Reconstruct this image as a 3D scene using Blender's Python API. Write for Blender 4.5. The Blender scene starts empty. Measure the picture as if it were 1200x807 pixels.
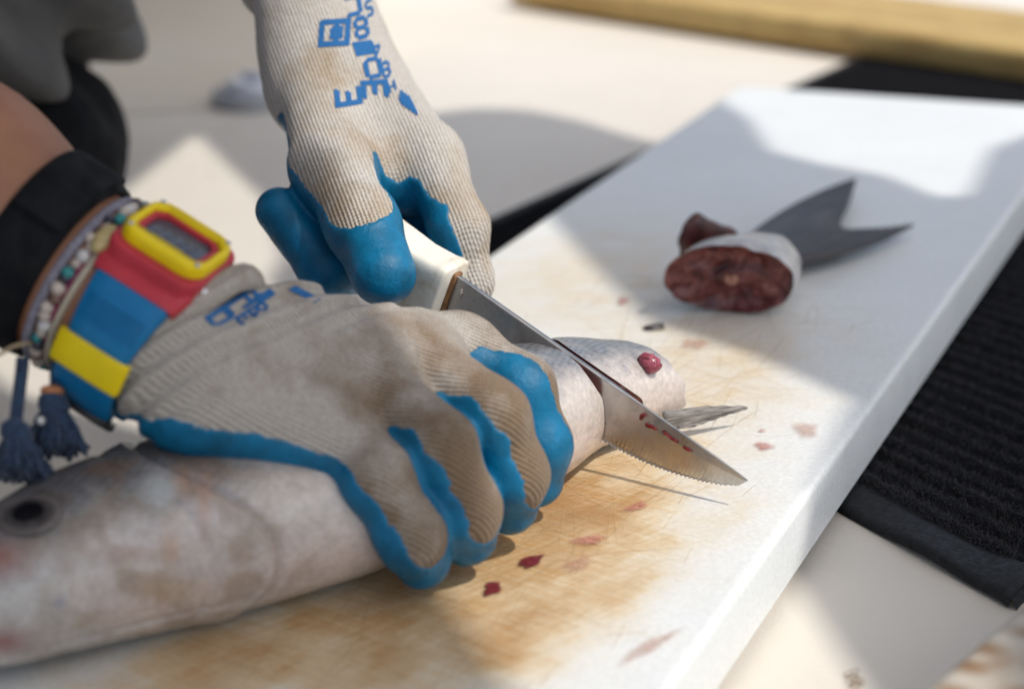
import bpy, bmesh, math, random
import numpy as np
from mathutils import Matrix, Vector
from mathutils.geometry import tessellate_polygon

# ------------------------------------------------------------------ camera, sky, sun, exposure
scene = bpy.context.scene
COL = scene.collection
PXF = 2300.0; CX, CY = 600.0, 403.5            # focal length and centre, in pixels of the 1200 px wide photograph
def _dir(v):
    w = np.array([v[0], -v[1], -PXF]); return w / np.linalg.norm(w)
_t = -(PXF * PXF + 723954) / 1033
_Y = _dir((1089, -858.0)); _X = -_dir((430 + _t, -298 + .065 * _t))
_X -= _Y * (_X @ _Y); _X /= np.linalg.norm(_X)
CR = np.array([_X, _Y, np.cross(_X, _Y)])      # camera axes -> world (world y runs along the cutting board)
FOCUS = 0.77
CAM = -(CR @ np.array([700 - CX, -(540 - CY), -PXF]) / PXF) * FOCUS
def ray(px, py): return CR @ np.array([px - CX, -(py - CY), -PXF]) / PXF
def P(px, py, z=0.0):
    r = ray(px, py); return CAM + r * ((z - CAM[2]) / r[2])
def PD(px, py, d): return CAM + ray(px, py) * d
def cdir(x, y, z):                             # direction given as right / up / towards the viewer
    v = CR @ np.array([x, y, z]); return v / np.linalg.norm(v)

cd = bpy.data.cameras.new('camera'); cam = bpy.data.objects.new('camera', cd); COL.objects.link(cam)
M = Matrix(CR.tolist()).to_4x4(); M.translation = Vector(CAM); cam.matrix_world = M
cd.sensor_fit = 'HORIZONTAL'; cd.sensor_width = 36; cd.lens = PXF / 1200 * 36
cd.clip_start = 0.02; cd.clip_end = 200
cd.dof.use_dof = True; cd.dof.focus_distance = 0.75; cd.dof.aperture_fstop = 6.0
scene.camera = cam

SUN_EL, SUN_AZ = math.radians(56), None
_h = CR @ np.array([1.0, 0, 0]); _h[2] = 0; _h /= np.linalg.norm(_h)
_b = CR @ np.array([0, 0, 1.0]); _b[2] = 0; _b /= np.linalg.norm(_b)
_s = _h * 0.86 + _b * 0.52; _s /= np.linalg.norm(_s)
SUND = np.array([_s[0] * math.cos(SUN_EL), _s[1] * math.cos(SUN_EL), math.sin(SUN_EL)])   # towards the sun
sd = bpy.data.lights.new('sun', 'SUN'); sd.energy = 2.55; sd.angle = math.radians(0.5); sd.color = (1, .955, .89)
sun = bpy.data.objects.new('sun', sd); COL.objects.link(sun)
sun.rotation_euler = Vector(SUND).to_track_quat('Z', 'Y').to_euler()
world = bpy.data.worlds.new('World'); scene.world = world; world.use_nodes = True
wn = world.node_tree; wn.nodes.clear()
sky = wn.nodes.new('ShaderNodeTexSky'); sky.sky_type = 'NISHITA'; sky.sun_disc = False
sky.sun_elevation = SUN_EL; sky.sun_rotation = math.atan2(SUND[0], SUND[1]); sky.air_density = 1.0; sky.dust_density = 2.5
bgn = wn.nodes.new('ShaderNodeBackground'); bgn.inputs[1].default_value = 0.15
won = wn.nodes.new('ShaderNodeOutputWorld')
hs = wn.nodes.new('ShaderNodeHueSaturation'); hs.inputs['Saturation'].default_value = .74; wn.links.new(sky.outputs[0], hs.inputs['Color']); wn.links.new(hs.outputs[0], bgn.inputs[0]); wn.links.new(bgn.outputs[0], won.inputs[0])
vs = scene.view_settings; vs.view_transform = 'Standard'; vs.look = 'None'; vs.gamma = 1; vs.exposure = 0.34; vs.use_curve_mapping = False
scene.cycles.use_denoising = True
scene.cycles.max_bounces = 8

rng = np.random.default_rng(7); random.seed(7)

# ------------------------------------------------------------------ helpers: objects
def mesh_from(v, f, name='m', smooth=True):
    me = bpy.data.meshes.new(name)
    v = np.asarray(v, dtype=np.float32)
    if isinstance(f, np.ndarray) and f.ndim == 2:
        me.vertices.add(len(v)); me.vertices.foreach_set('co', v.ravel())
        k = f.shape[1]; me.loops.add(f.size); me.loops.foreach_set('vertex_index', f.astype(np.int32).ravel())
        me.polygons.add(len(f)); me.polygons.foreach_set('loop_start', np.arange(0, f.size, k, dtype=np.int32))
        me.update(calc_edges=True); me.validate()
    else:
        me.from_pydata(v.tolist(), [], [list(map(int, q)) for q in f]); me.update()
    if smooth: me.polygons.foreach_set('use_smooth', np.ones(len(me.polygons), dtype=bool))
    return me
def obj(name, me, mat=None, parent=None, loc=None):
    o = bpy.data.objects.new(name, me); COL.objects.link(o)
    if mat and not me.materials: me.materials.append(mat)
    if parent: o.parent = parent
    if loc is not None: o.location = loc
    return o
def tag(o, label=None, cat=None, group=None, kind=None):
    for k, v in (('label', label), ('category', cat), ('group', group), ('kind', kind)):
        if v: o[k] = v
    return o
def thing(name, label, cat, group=None, loc=(0, 0, 0)):
    o = bpy.data.objects.new(name, None); COL.objects.link(o); o.location = loc; o.empty_display_size = .01
    return tag(o, label, cat, group)
def fattr(me, name, a):
    a = np.asarray(a, dtype=np.float32)
    if a.ndim == 1:
        at = me.attributes.new(name, 'FLOAT', 'POINT'); at.data.foreach_set('value', a)
    else:
        at = me.attributes.new(name, 'FLOAT_VECTOR', 'POINT'); at.data.foreach_set('vector', a.ravel())
def xf(me, mtx): me.transform(mtx); return me
def frame(o, x, y, z):
    m = Matrix(((x[0], y[0], z[0], o[0]), (x[1], y[1], z[1], o[1]), (x[2], y[2], z[2], o[2]), (0, 0, 0, 1))); return m
def unit(v): v = np.asarray(v, float); return v / np.linalg.norm(v)
def bevel_box(sx, sy, sz, r=.002, seg=3, off=(0, 0, 0)):
    bm = bmesh.new(); bmesh.ops.create_cube(bm, size=1)
    for v in bm.verts: v.co = Vector((v.co.x * sx, v.co.y * sy, v.co.z * sz))
    bmesh.ops.bevel(bm, geom=bm.edges[:], offset=r, segments=seg, profile=.5, affect='EDGES')
    for v in bm.verts: v.co += Vector(off)
    me = bpy.data.meshes.new('b'); bm.to_mesh(me); bm.free()
    me.polygons.foreach_set('use_smooth', np.ones(len(me.polygons), dtype=bool))
    return me
def prism(poly, h, r=0, z0=0, hole=None):           # closed outline(s) in xy, extruded to height h, softened edges
    bm = bmesh.new()
    loops = [poly] + ([hole] if hole else [])
    tri = tessellate_polygon([[Vector((x, y, 0)) for x, y in l] for l in loops])
    pts = [p for l in loops for p in l]
    bot = [bm.verts.new((x, y, z0)) for x, y in pts]; top = [bm.verts.new((x, y, z0 + h)) for x, y in pts]
    for a, b, c in tri:
        bm.faces.new((top[a], top[b], top[c])); bm.faces.new((bot[c], bot[b], bot[a]))
    k = 0
    for l in loops:
        n = len(l)
        for i in range(n):
            a, b = k + i, k + (i + 1) % n
            bm.faces.new((bot[a], bot[b], top[b], top[a]))
        k += n
    bmesh.ops.recalc_face_normals(bm, faces=bm.faces[:])
    if r:
        ed = [e for e in bm.edges if len(e.link_faces) == 2 and e.calc_face_angle(0) > 1.0 and abs(e.verts[0].co.z - e.verts[1].co.z) < 1e-6 and e.verts[0].co.z > z0 + h * .5]
        bmesh.ops.bevel(bm, geom=ed, offset=r, segments=2, profile=.5, affect='EDGES')
    me = bpy.data.meshes.new('p'); bm.to_mesh(me); bm.free(); return me
def loft(rings, caps=True):
    rings = np.asarray(rings); n, m = rings.shape[:2]
    v = rings.reshape(-1, 3); f = []
    i = np.arange(n - 1)[:, None]; j = np.arange(m)[None]; j2 = (j + 1) % m
    q = np.stack([i * m + j, i * m + j2, (i + 1) * m + j2, (i + 1) * m + j], -1).reshape(-1, 4)
    if not caps: return v, q
    v = np.vstack([v, rings[0].mean(0), rings[-1].mean(0)])
    c0, c1 = n * m, n * m + 1
    f = q.tolist() + [[c0, (k + 1) % m, k] for k in range(m)] + [[c1, (n - 1) * m + k, (n - 1) * m + (k + 1) % m] for k in range(m)]
    return v, f
def tube(pts, r, m=10, caps=True):
    pts = np.asarray(pts, float); n = len(pts); r = np.broadcast_to(np.asarray(r, float), (n,))
    t = np.gradient(pts, axis=0); t /= np.linalg.norm(t, axis=1)[:, None] + 1e-12
    up = np.array([0, 0, 1.]) if abs(t[0][2]) < .9 else np.array([1., 0, 0])
    rings = []
    for k in range(n):
        x = np.cross(up, t[k]); x /= np.linalg.norm(x); y = np.cross(t[k], x); up = y
        a = np.linspace(0, 2 * np.pi, m, endpoint=False)
        rings.append(pts[k] + r[k] * (np.cos(a)[:, None] * x + np.sin(a)[:, None] * y))
    return loft(rings, caps)
def join_parts(parts):
    V = []; Fc = []; k = 0
    for v, f in parts:
        V.append(np.asarray(v)); Fc += [[i + k for i in q] for q in (f.tolist() if isinstance(f, np.ndarray) else f)]; k += len(v)
    return np.vstack(V), Fc
def catmull(pts, n):
    pts = np.asarray(pts, float); t = np.linspace(0, len(pts) - 1, n); i = np.clip(t.astype(int), 0, len(pts) - 2); u = (t - i)[:, None]
    g = lambda k: pts[np.clip(k, 0, len(pts) - 1)]
    p0, p1, p2, p3 = g(i - 1), g(i), g(i + 1), g(i + 2)
    return .5 * ((2 * p1) + (-p0 + p2) * u + (2 * p0 - 5 * p1 + 4 * p2 - p3) * u ** 2 + (-p0 + 3 * p1 - 3 * p2 + p3) * u ** 3)

# ------------------------------------------------------------------ helpers: noise, distance fields
_perm = np.random.default_rng(3).random(4096).astype(np.float32)
def vnoise(p, sc, seed=0):
    q = np.asarray(p) * sc + 100.37 + seed * 17.3; i = np.floor(q).astype(np.int64); f = q - i; f = f * f * (3 - 2 * f)
    def h(dx, dy, dz): return _perm[((i[:, 0] + dx) * 1619 + (i[:, 1] + dy) * 31337 + (i[:, 2] + dz) * 6971) & 4095]
    x, y, z = f.T
    a = h(0,0,0) * (1-x) + h(1,0,0) * x; b = h(0,1,0) * (1-x) + h(1,1,0) * x
    c = h(0,0,1) * (1-x) + h(1,0,1) * x; d = h(0,1,1) * (1-x) + h(1,1,1) * x
    return (a * (1-y) + b * y) * (1-z) + (c * (1-y) + d * y) * z
def fbm(p, sc, o=4, seed=0):
    r = 0; a = .5; t = 0
    for k in range(o): r = r + a * vnoise(p, sc * 2 ** k, seed + k); t += a; a *= .5
    return r / t
def cone_d(p, a, b, ra, rb):
    ab = b - a; t = np.clip(((p - a) @ ab) / (ab @ ab), 0, 1)
    return np.linalg.norm(p - a - t[:, None] * ab, axis=1) - (ra + (rb - ra) * t), t
def smin(a, b, k):
    h = np.clip(.5 + .5 * (b - a) / k, 0, 1); return b * (1 - h) + a * h - k * h * (1 - h)
def nets(f, lo, hi, h, cf=4, project=1, margin=1.15, band=None):
    lo = np.asarray(lo, float); hi = np.asarray(hi, float)
    nc = np.ceil((hi - lo) / (h * cf)).astype(int); n = nc * cf
    g = np.stack(np.meshgrid(*[np.arange(c) for c in nc], indexing='ij'), -1).reshape(-1, 3)
    dc = f(lo + (g + .5) * cf * h - .5 * h).reshape(nc)
    V = dc.astype(np.float32)
    for ax in range(3): V = np.repeat(V, cf, axis=ax)
    act = np.argwhere(np.abs(dc if band is None else band(lo + (g + .5) * cf * h - .5 * h).reshape(nc)) < cf * h * margin)
    o = np.stack(np.meshgrid(*[np.arange(cf)] * 3, indexing='ij'), -1).reshape(-1, 3)
    idx = (act[:, None] * cf + o[None]).reshape(-1, 3)
    for s in range(0, len(idx), 400000):
        q = idx[s:s + 400000]; V[q[:, 0], q[:, 1], q[:, 2]] = f(lo + q * h)
    S = V < 0
    cs = sum(S[a:n[0]-1+a, b:n[1]-1+b, c:n[2]-1+c].astype(np.int8) for a in (0,1) for b in (0,1) for c in (0,1))
    cells = np.argwhere((cs > 0) & (cs < 8)); ids = -np.ones(n - 1, dtype=np.int64); ids[tuple(cells.T)] = np.arange(len(cells))
    acc = np.zeros((len(cells), 3)); cnt = np.zeros(len(cells))
    for ax in range(3):
        o1, o2 = [a for a in range(3) if a != ax]
        for u in (0, 1):
            for w in (0, 1):
                A = cells.copy(); A[:, o1] += u; A[:, o2] += w; B = A.copy(); B[:, ax] += 1
                va = V[tuple(A.T)]; vb = V[tuple(B.T)]; m = (va < 0) != (vb < 0)
                t = np.where(m, va / np.where(m, va - vb, 1), 0)
                pt = A.astype(float); pt[:, ax] += t; acc[m] += pt[m]; cnt[m] += 1
    v = lo + acc / cnt[:, None] * h
    F = []
    for ax in range(3):
        o1, o2 = [(1, 2), (2, 0), (0, 1)][ax]
        a = np.take(S, range(n[ax] - 1), ax); b = np.take(S, range(1, n[ax]), ax)
        e = np.argwhere(a != b); e = e[(e[:, o1] > 0) & (e[:, o2] > 0) & (e[:, o1] < n[o1] - 1) & (e[:, o2] < n[o2] - 1)]
        fl = S[tuple(e.T)]
        q = []
        for u, w in ((-1, -1), (0, -1), (0, 0), (-1, 0)):
            c = e.copy(); c[:, o1] += u; c[:, o2] += w; q.append(ids[tuple(c.T)])
        q = np.stack(q, -1); q[~fl] = q[~fl][:, ::-1]; F.append(q)
    F = np.vstack(F)
    for _ in range(project):
        d = f(v); e = h * .3; gr = np.stack([f(v + np.eye(3)[k] * e) - d for k in range(3)], -1) / e
        gn = np.maximum((gr * gr).sum(1), .25); v = v - np.clip(d / gn, -h, h)[:, None] * gr
    return v, F
class Limbs:
    """distance field of tapered bones, smoothly joined inside a chain; carries the dipped-coat field and knit coordinates"""
    def __init__(s): s.b = []
    def add(s, a, b, ra, rb, dors=None, c0=(.3, .3), grp=0, k=.006, fing=0., lat=None, off=(0, 0)):
        s.b.append(dict(a=np.asarray(a, float), b=np.asarray(b, float), ra=ra, rb=rb, d=dors, c0=c0, g=grp, k=k, fing=fing, off=off)); return s.b[-1]
    def dist(s, p, each=False):
        out = {}; ds = []
        for q in s.b:
            d, t = cone_d(p, q['a'], q['b'], q['ra'], q['rb']); ds.append((d, t))
            out[q['g']] = d if q['g'] not in out else smin(out[q['g']], d, q['k'])
        r = out[0]
        for g in out:
            if g: r = smin(r, out[g], .0035)
        return (r, ds) if each else r
    def fields(s, p, inner=.0016, sharp=.0022):
        r, ds = s.dist(p, True); W = 0; C = 0; FI = 0
        for g in sorted(set(q['g'] for q in s.b)):
            mem = [(q, d, t) for q, (d, t) in zip(s.b, ds) if q['g'] == g and q['d'] is not None]
            if not mem: continue
            dm = np.minimum.reduce([d for _, d, _ in mem]); Wg = 0; Cg = 0; Fg = 0; k_in = inner if g else .0026
            for q, d, t in mem:
                w = np.exp(-np.clip(d - dm, 0, .05) / k_in) + 1e-9; ax = q['b'] - q['a']; L = np.linalg.norm(ax); ax = ax / L
                dd = q['d'] - ax * (q['d'] @ ax); dd /= np.linalg.norm(dd)
                rel = p - q['a']; rad = rel - (rel @ ax)[:, None] * ax; rr = np.maximum(np.linalg.norm(rad, axis=1), 1e-4)
                pw = q.get('pw', 1); ca = q['c0'][0] + (q['c0'][1] - q['c0'][0]) * np.clip((rel @ ax) / L, 0, 1.5 if pw > 1 else 1.) ** pw
                Cg = Cg + w * (ca - (rad @ dd) / rr) * .011; Fg = Fg + w * q['fing']; Wg = Wg + w
            w = np.exp(-np.clip(dm - r, 0, .03) / sharp) + 1e-9; C = C + w * Cg / Wg; FI = FI + w * Fg / Wg; W = W + w
        return r, C / W, FI / W, None

# ------------------------------------------------------------------ helpers: materials
def lin(c): return tuple(((x / 12.92) if x <= .04045 else ((x + .055) / 1.055) ** 2.4) for x in (c if isinstance(c, (tuple, list)) else (c,) * 3))
class Mat:
    def __init__(s, name, col=(.5, .5, .5), rough=.5, **kw):
        s.m = bpy.data.materials.new(name); s.m.use_nodes = True; s.t = s.m.node_tree; s.n = s.t.nodes
        s.b = s.n['Principled BSDF']; s.b.inputs['Base Color'].default_value = (*col, 1); s.b.inputs['Roughness'].default_value = rough
        for k, v in kw.items(): s.b.inputs[k.replace('_', ' ')].default_value = v
    def node(s, typ, **kw):
        n = s.n.new('ShaderNode' + typ)
        for k, v in kw.items():
            if hasattr(n, k): setattr(n, k, v)
            else: n.inputs[k.replace('_', ' ')].default_value = v
        return n
    def ln(s, a, b): s.t.links.new(a, b)
    def coord(s, kind='Object'): return s.node('TexCoord').outputs[kind]
    def attr(s, name, out='Vector'):
        n = s.node('Attribute', attribute_name=name); return n.outputs[out]
    def noise(s, sc, det=4, rough=.55, vec=None, dist=0):
        n = s.node('TexNoise', Scale=sc, Detail=det, Roughness=rough, Distortion=dist); s.ln(vec or s.coord(), n.inputs['Vector']); return n.outputs['Fac']
    def ramp(s, fac, stops):
        n = s.node('ValToRGB'); e = n.color_ramp.elements
        while len(e) < len(stops): e.new(.5)
        for k, (p, c) in enumerate(stops): e[k].position = p; e[k].color = (*c, 1) if len(c) == 3 else c
        s.ln(fac, n.inputs[0]); return n.outputs[0]
    def mix(s, fac, a, b, bt='MIX'):
        n = s.node('Mix', data_type='RGBA', blend_type=bt)
        for i, x in ((0, fac), (6, a), (7, b)):
            if hasattr(x, 'is_output'): s.ln(x, n.inputs[i])
            else: n.inputs[i].default_value = x if i == 0 else (*x, 1)
        return n.outputs[2]
    def math(s, op, a, b=None, c=None):
        n = s.node('Math', operation=op)
        for i, x in ((0, a), (1, b), (2, c)):
            if x is None: continue
            if hasattr(x, 'is_output'): s.ln(x, n.inputs[i])
            else: n.inputs[i].default_value = x
        return n.outputs[0]
    def scale(s, vec, sc):
        n = s.node('Mapping'); s.ln(vec, n.inputs[0]); n.inputs['Scale'].default_value = sc; return n.outputs[0]
    def color(s, c): s.ln(c, s.b.inputs['Base Color']); return s
    def rough(s, c): s.ln(c, s.b.inputs['Roughness']); return s
    def bump(s, h, st=.3, dist=.001):
        n = s.node('Bump', Strength=st, Distance=dist); s.ln(h, n.inputs['Height'])
        if s.b.inputs['Normal'].links: s.ln(s.b.inputs['Normal'].links[0].from_socket, n.inputs['Normal'])
        s.ln(n.outputs[0], s.b.inputs['Normal']); return s

def simple(name, col, rough=.5, var=.15, sc=60, bump=0, bsc=400, **kw):
    m = Mat(name, col, rough, **kw); f = m.noise(sc, 5)
    m.color(m.ramp(f, [(.3, tuple(c * (1 - var) for c in col)), (.7, tuple(min(1, c * (1 + var)) for c in col))]))
    m.rough(m.ramp(m.noise(sc * 2.3, 3), [(.3, (rough * .8,) * 3), (.7, (min(1, rough * 1.2),) * 3)]))
    if bump: m.bump(m.noise(bsc, 3), bump, .0005)
    return m.m

DECK_Z = -0.031

# ------------------------------------------------------------------ deck
m = Mat('gelcoat_nonskid', rough=.55)
f1 = m.noise(3, 4); f2 = m.noise(700, 2, .5)
c = m.ramp(f1, [(.3, (.63, .58, .50)), (.7, (.71, .66, .58))])
sp = m.ramp(m.noise(95, 2, .4), [(.73, (0, 0, 0)), (.77, (1, 1, 1))])
m.color(m.mix(sp, c, (.36, .31, .26)))
m.bump(f2, .22, .0008); m.bump(m.noise(160, 3), .25, .0006)
deck_mat = m.m
n = 60; xs = np.linspace(-4, 4, n); gx, gy = np.meshgrid(xs, xs)
v = np.stack([gx.ravel(), gy.ravel(), np.full(n * n, DECK_Z)], -1)
q = (np.arange(n - 1)[:, None] * n + np.arange(n - 1)[None]).ravel()
deck = obj('deck', mesh_from(v, np.stack([q, q + 1, q + n + 1, q + n], -1)), deck_mat)
tag(deck, 'cream gelcoat boat deck with fine non slip grain under the cutting board', kind='structure')

# moulded side of the cockpit behind the deck, coved at its foot
A = P(60, 108, DECK_Z); B = P(330, 92, DECK_Z)
ax = unit(np.array([B[0] - A[0], B[1] - A[1], 0])); nn = np.array([-ax[1], ax[0], 0])
prof = [(-.10, .0008)] + [(.0 + .07 * math.sin(a), .0008 + .07 * (1 - math.cos(a))) for a in np.linspace(0, 1.35, 9)]
prof += [(.085, .16), (.09, .30), (.10, .315), (.125, .32), (.55, .32)]
rows = []
for s_ in np.append(np.linspace(-1.6, .27, 24), .2701):
    e = 0; o_ = A + ax * s_
    rows.append([o_ + nn * (u + e * .9) + np.array([0, 0, w]) for u, w in prof])
rows = np.array(rows); rows[-1, :, 2] = DECK_Z + .0004; r_, c_ = rows.shape[:2]
q = (np.arange(r_ - 1)[:, None] * c_ + np.arange(c_ - 1)[None]).ravel()
side = obj('cockpit_side', mesh_from(rows.reshape(-1, 3), np.stack([q, q + c_, q + c_ + 1, q + 1], -1)), simple('gelcoat_smooth', (.66, .60, .50), .35, .04, 5))
tag(side, 'cream moulded cockpit side rising from the deck at the back', kind='structure')

# round deck fitting behind the wrist
ft = thing('deck_fitting', 'round white plastic deck plate behind the left wrist', 'deck plate', loc=P(300, 121, DECK_Z))
ft.scale = (1.15, 1.15, 2.6); mw = simple('white_plastic_cap', (.66, .68, .74), .3, .06, 80); mg = simple('grey_plastic_ring', (.36, .37, .40), .4, .1, 80)
def disc_prof(pr, m=48):
    a = np.linspace(0, 2 * np.pi, m, endpoint=False)
    return loft([np.stack([r * np.cos(a), r * np.sin(a), np.full(m, z)], -1) for r, z in pr])
obj('flange', mesh_from(*disc_prof([(.030, .0002), (.030, .003), (.028, .0045), (.021, .0045), (.020, .002), (.0001, .002)])), mg, ft)
obj('cap', mesh_from(*disc_prof([(.0195, .0022), (.0195, .006), (.018, .0072), (.010, .0076), (.009, .0055), (.0001, .0052)])), mw, ft)
obj('grip_bar', bevel_box(.017, .004, .004, .001, 2, (0, 0, .0075)), mw, ft)

# ------------------------------------------------------------------ ribbed carpet mat
NL, NR, FR, FL = [np.array(k) for k in ((-.228, .335), (.163, -.006), (.335, .93), (-.128, .93))]
def mat_xy(u, w):
    u = np.asarray(u, float)[..., None]; w = np.asarray(w, float)[..., None]
    return (NL * (1 - u) + NR * u) * (1 - w) + (FL * (1 - u) + FR * u) * w + np.array([-.004, -.013]) * np.sin(np.pi * np.clip(u, 0, 1)) * (1 - w)
mat_root = thing('floor_mat', 'black ribbed carpet mat with rubber border lying under the cutting board', 'mat', loc=(0, 0, 0))
NRIB = 66; BORD = .023
def mat_h(u, w):
    ph = (w - BORD) / (1 - BORD) * NRIB
    return .0012 + .0026 * np.abs(np.sin(np.pi * ph)) ** 1.3 + .0004 * np.sin(ph * 2.3 + 9 * u)
nu, nw = 150, 700
uu, ww = np.meshgrid(np.linspace(.012, .985, nu), np.linspace(BORD, .995, nw))
xy = mat_xy(uu, ww); z = DECK_Z + .0005 + mat_h(uu, ww)
jit = fbm(np.stack([xy[..., 0].ravel(), xy[..., 1].ravel(), z.ravel()], -1), 260, 3).reshape(z.shape); z = z + (jit - .5) * .0016
v = np.concatenate([xy, z[..., None]], -1).reshape(-1, 3)
q = (np.arange(nw - 1)[:, None] * nu + np.arange(nu - 1)[None]).ravel()
m = Mat('carpet_fibre', (.012, .012, .014), .95, Specular_IOR_Level=.08)
m.color(m.ramp(m.noise(900, 3, .7), [(.35, (.003, .003, .0038)), (.75, (.014, .014, .016))]))
carpet_mat = m.m
obj('pile', mesh_from(v, np.stack([q, q + 1, q + nu + 1, q + nu], -1)), carpet_mat, mat_root)
nf = 42000
fu = rng.random(nf) * .45 + .53; fw = rng.random(nf) ** 1.6 * .6 * (1 - BORD) + BORD
b0 = np.concatenate([mat_xy(fu, fw), (DECK_Z + .0003 + mat_h(fu, fw))[:, None]], -1)
an = rng.random(nf) * 2 * np.pi; ln_ = .0015 + .0028 * rng.random(nf); dv = np.stack([np.cos(an), np.sin(an), .2 + .7 * rng.random(nf)], -1) * ln_[:, None]
pv = np.stack([-np.sin(an), np.cos(an), 0 * an], -1) * .00012
mid = b0 + dv * .55 + np.array([0, 0, .0006]); tipf = b0 + dv * np.array([1.1, 1.1, .55])
v = np.stack([b0 - pv, b0 + pv, mid + pv, mid - pv, tipf], 1).reshape(-1, 3); k = np.arange(nf)[:, None] * 5
tri = np.vstack([k + np.array([[0, 1, 2]]), k + np.array([[0, 2, 3]]), k + np.array([[3, 2, 4]])])
fm = Mat('carpet_fuzz', (.03, .03, .035), .9, Specular_IOR_Level=.1); fm.color(fm.ramp(fm.noise(1500, 1), [(.35, (.006, .006, .007)), (.8, (.10, .10, .11))]))
tag(obj('fibre', mesh_from(v, tri), fm.m, mat_root), kind='stuff')
nu = 160; pr = [(-.002, .0002), (-.001, .0024), (.004, .0030), (BORD - .002, .0036), (BORD + .004, .0028)]
us = np.linspace(0, 1, nu)
rows = []
for w_, zz in pr:
    xy = mat_xy(us, np.full(nu, w_)); lift = .0030 * np.exp(-((us - .91) / .05) ** 2) * (1 - w_ / BORD) + .0018 * np.exp(-((us - .985) / .02) ** 2)
    rows.append(np.concatenate([xy, (DECK_Z + zz + (lift if zz > .001 else lift * .7) * (mat_xy(us, 0 * us)[:, :1].ravel() > .09))[:, None]], -1))
rows = np.array(rows); q = (np.arange(len(pr) - 1)[:, None] * nu + np.arange(nu - 1)[None]).ravel()
rub = simple('black_rubber', (.0095, .0098, .0108), .7, .25, 160, .35, 1500, Specular_IOR_Level=.3)
obj('rubber_border', mesh_from(rows.reshape(-1, 3), np.stack([q, q + 1, q + nu + 1, q + nu], -1)), rub, mat_root)
for u0, u1 in ((-.012, .014), (.983, 1.006)):
    ws = np.linspace(0, 1, 120); rows = []
    for u_, zz in ((u0, .0003), (u0 + .004, .003), (u1 - .004, .0034), (u1, .0003)):
        rows.append(np.concatenate([mat_xy(np.full(120, u_), ws), np.full((120, 1), DECK_Z + zz)], -1))
    rows = np.array(rows); q = (np.arange(3)[:, None] * 120 + np.arange(119)[None]).ravel()
    obj('rubber_border', mesh_from(rows.reshape(-1, 3), np.stack([q, q + 120, q + 121, q + 1], -1)), rub, mat_root)

# ------------------------------------------------------------------ cutting board
BX0, BX1, BY0, BY1, BT = -.154, .0858, -.36, .664, .0249
board = thing('cutting_board', 'long white plastic cutting board stained brown and scored by knives', 'cutting board')
def axis_pts(a, b, h, r):
    e = np.array([0, .0004, .0012, .0024, .004]); e = e[e < r * 1.4]
    return np.concatenate([a + e, np.arange(a + .006, b - .006, h), (b - e)[::-1]])
xs = axis_pts(BX0, BX1, .0016, .004); ys = axis_pts(BY0, BY1, .0022, .004)
X, Y = np.meshgrid(xs, ys); d = np.minimum(np.minimum(X - BX0, BX1 - X), np.minimum(Y - BY0, BY1 - Y)); R_ = .0028
Z = np.where(d < R_, -(R_ - np.sqrt(np.maximum(R_ ** 2 - (R_ - d) ** 2, 0))), 0.)
top = np.stack([X, Y, Z], -1).reshape(-1, 3); ny, nx = X.shape
Z2 = (fbm(top, 14, 2) - .5) * .0007; top[:, 2] += Z2 * (d.ravel() > .006)
q = (np.arange(ny - 1)[:, None] * nx + np.arange(nx - 1)[None]).ravel(); F1 = np.stack([q, q + 1, q + nx + 1, q + nx], -1)
bor = np.concatenate([np.arange(nx), np.arange(1, ny) * nx + nx - 1, (ny - 1) * nx + np.arange(nx - 2, -1, -1), np.arange(ny - 2, 0, -1) * nx])
low = top[bor].copy(); low[:, 2] = -BT; k0 = len(top); nb = len(bor)
F2 = np.stack([bor, k0 + np.arange(nb), k0 + (np.arange(nb) + 1) % nb, np.roll(bor, -1)], -1)
bv = np.vstack([top, low])
st = np.zeros(len(bv)); dk = np.zeros(len(bv))
warp = np.stack([fbm(bv, 45, 3, 5) - .5, fbm(bv, 45, 3, 9) - .5, 0 * bv[:, 0]], -1) * .032
for px, py, r, s_ in ((590, 610, .050, .95), (650, 590, .04, .95), (700, 570, .035, .8), (555, 660, .040, .9), (480, 722, .036, .8), (390, 750, .036, .75), (280, 775, .034, .6), (150, 790, .03, .4), (545, 700, .035, .6), (740, 545, .04, .6), (800, 560, .035, .3), (530, 740, .045, .55), (840, 470, .04, .8), (800, 430, .05, .75), (720, 350, .065, .55), (640, 330, .05, .35), (690, 300, .05, .25), (880, 400, .05, .45), (780, 300, .06, .3), (620, 270, .05, .14), (960, 420, .05, .12), (660, 665, .035, .34), (760, 620, .05, .28), (850, 520, .04, .25)):
    c0 = P(px, py); dd = np.linalg.norm((bv - c0 + warp) * np.array([1, .75, 0]), axis=1)
    core = (py > 580 and px < 670); s_ = s_ * (1 if core else (.38 if px < 740 else .27)); r = r * (.88 if core else .9)
    st = 1 - (1 - st) * (1 - s_ * np.exp(-(dd / r) ** 2))
    if py > 560 and px < 720: dk = np.maximum(dk, s_ * np.exp(-(dd / (r * .75)) ** 2))
det = fbm(bv, 70, 5, 2); det2 = fbm(bv * np.array([1, .25, 1]), 160, 3, 12)
st = np.clip(st * (.45 + 1.15 * det) * (.75 + .5 * det2), 0, 1); dk = np.clip(dk * (fbm(bv, 38, 4, 22) * 2.4 - .70), 0, 1) * (bv[:, 2] > -.002)
st *= (bv[:, 2] > -.002)
bme = mesh_from(bv, np.vstack([F1, F2])); fattr(bme, 'stain', st); fattr(bme, 'brown', dk)
m = Mat('hdpe_board', rough=.42, Subsurface_Weight=0.0)
base = m.ramp(m.noise(9, 4), [(.3, (.71, .73, .72)), (.7, (.77, .785, .77))])
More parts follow.
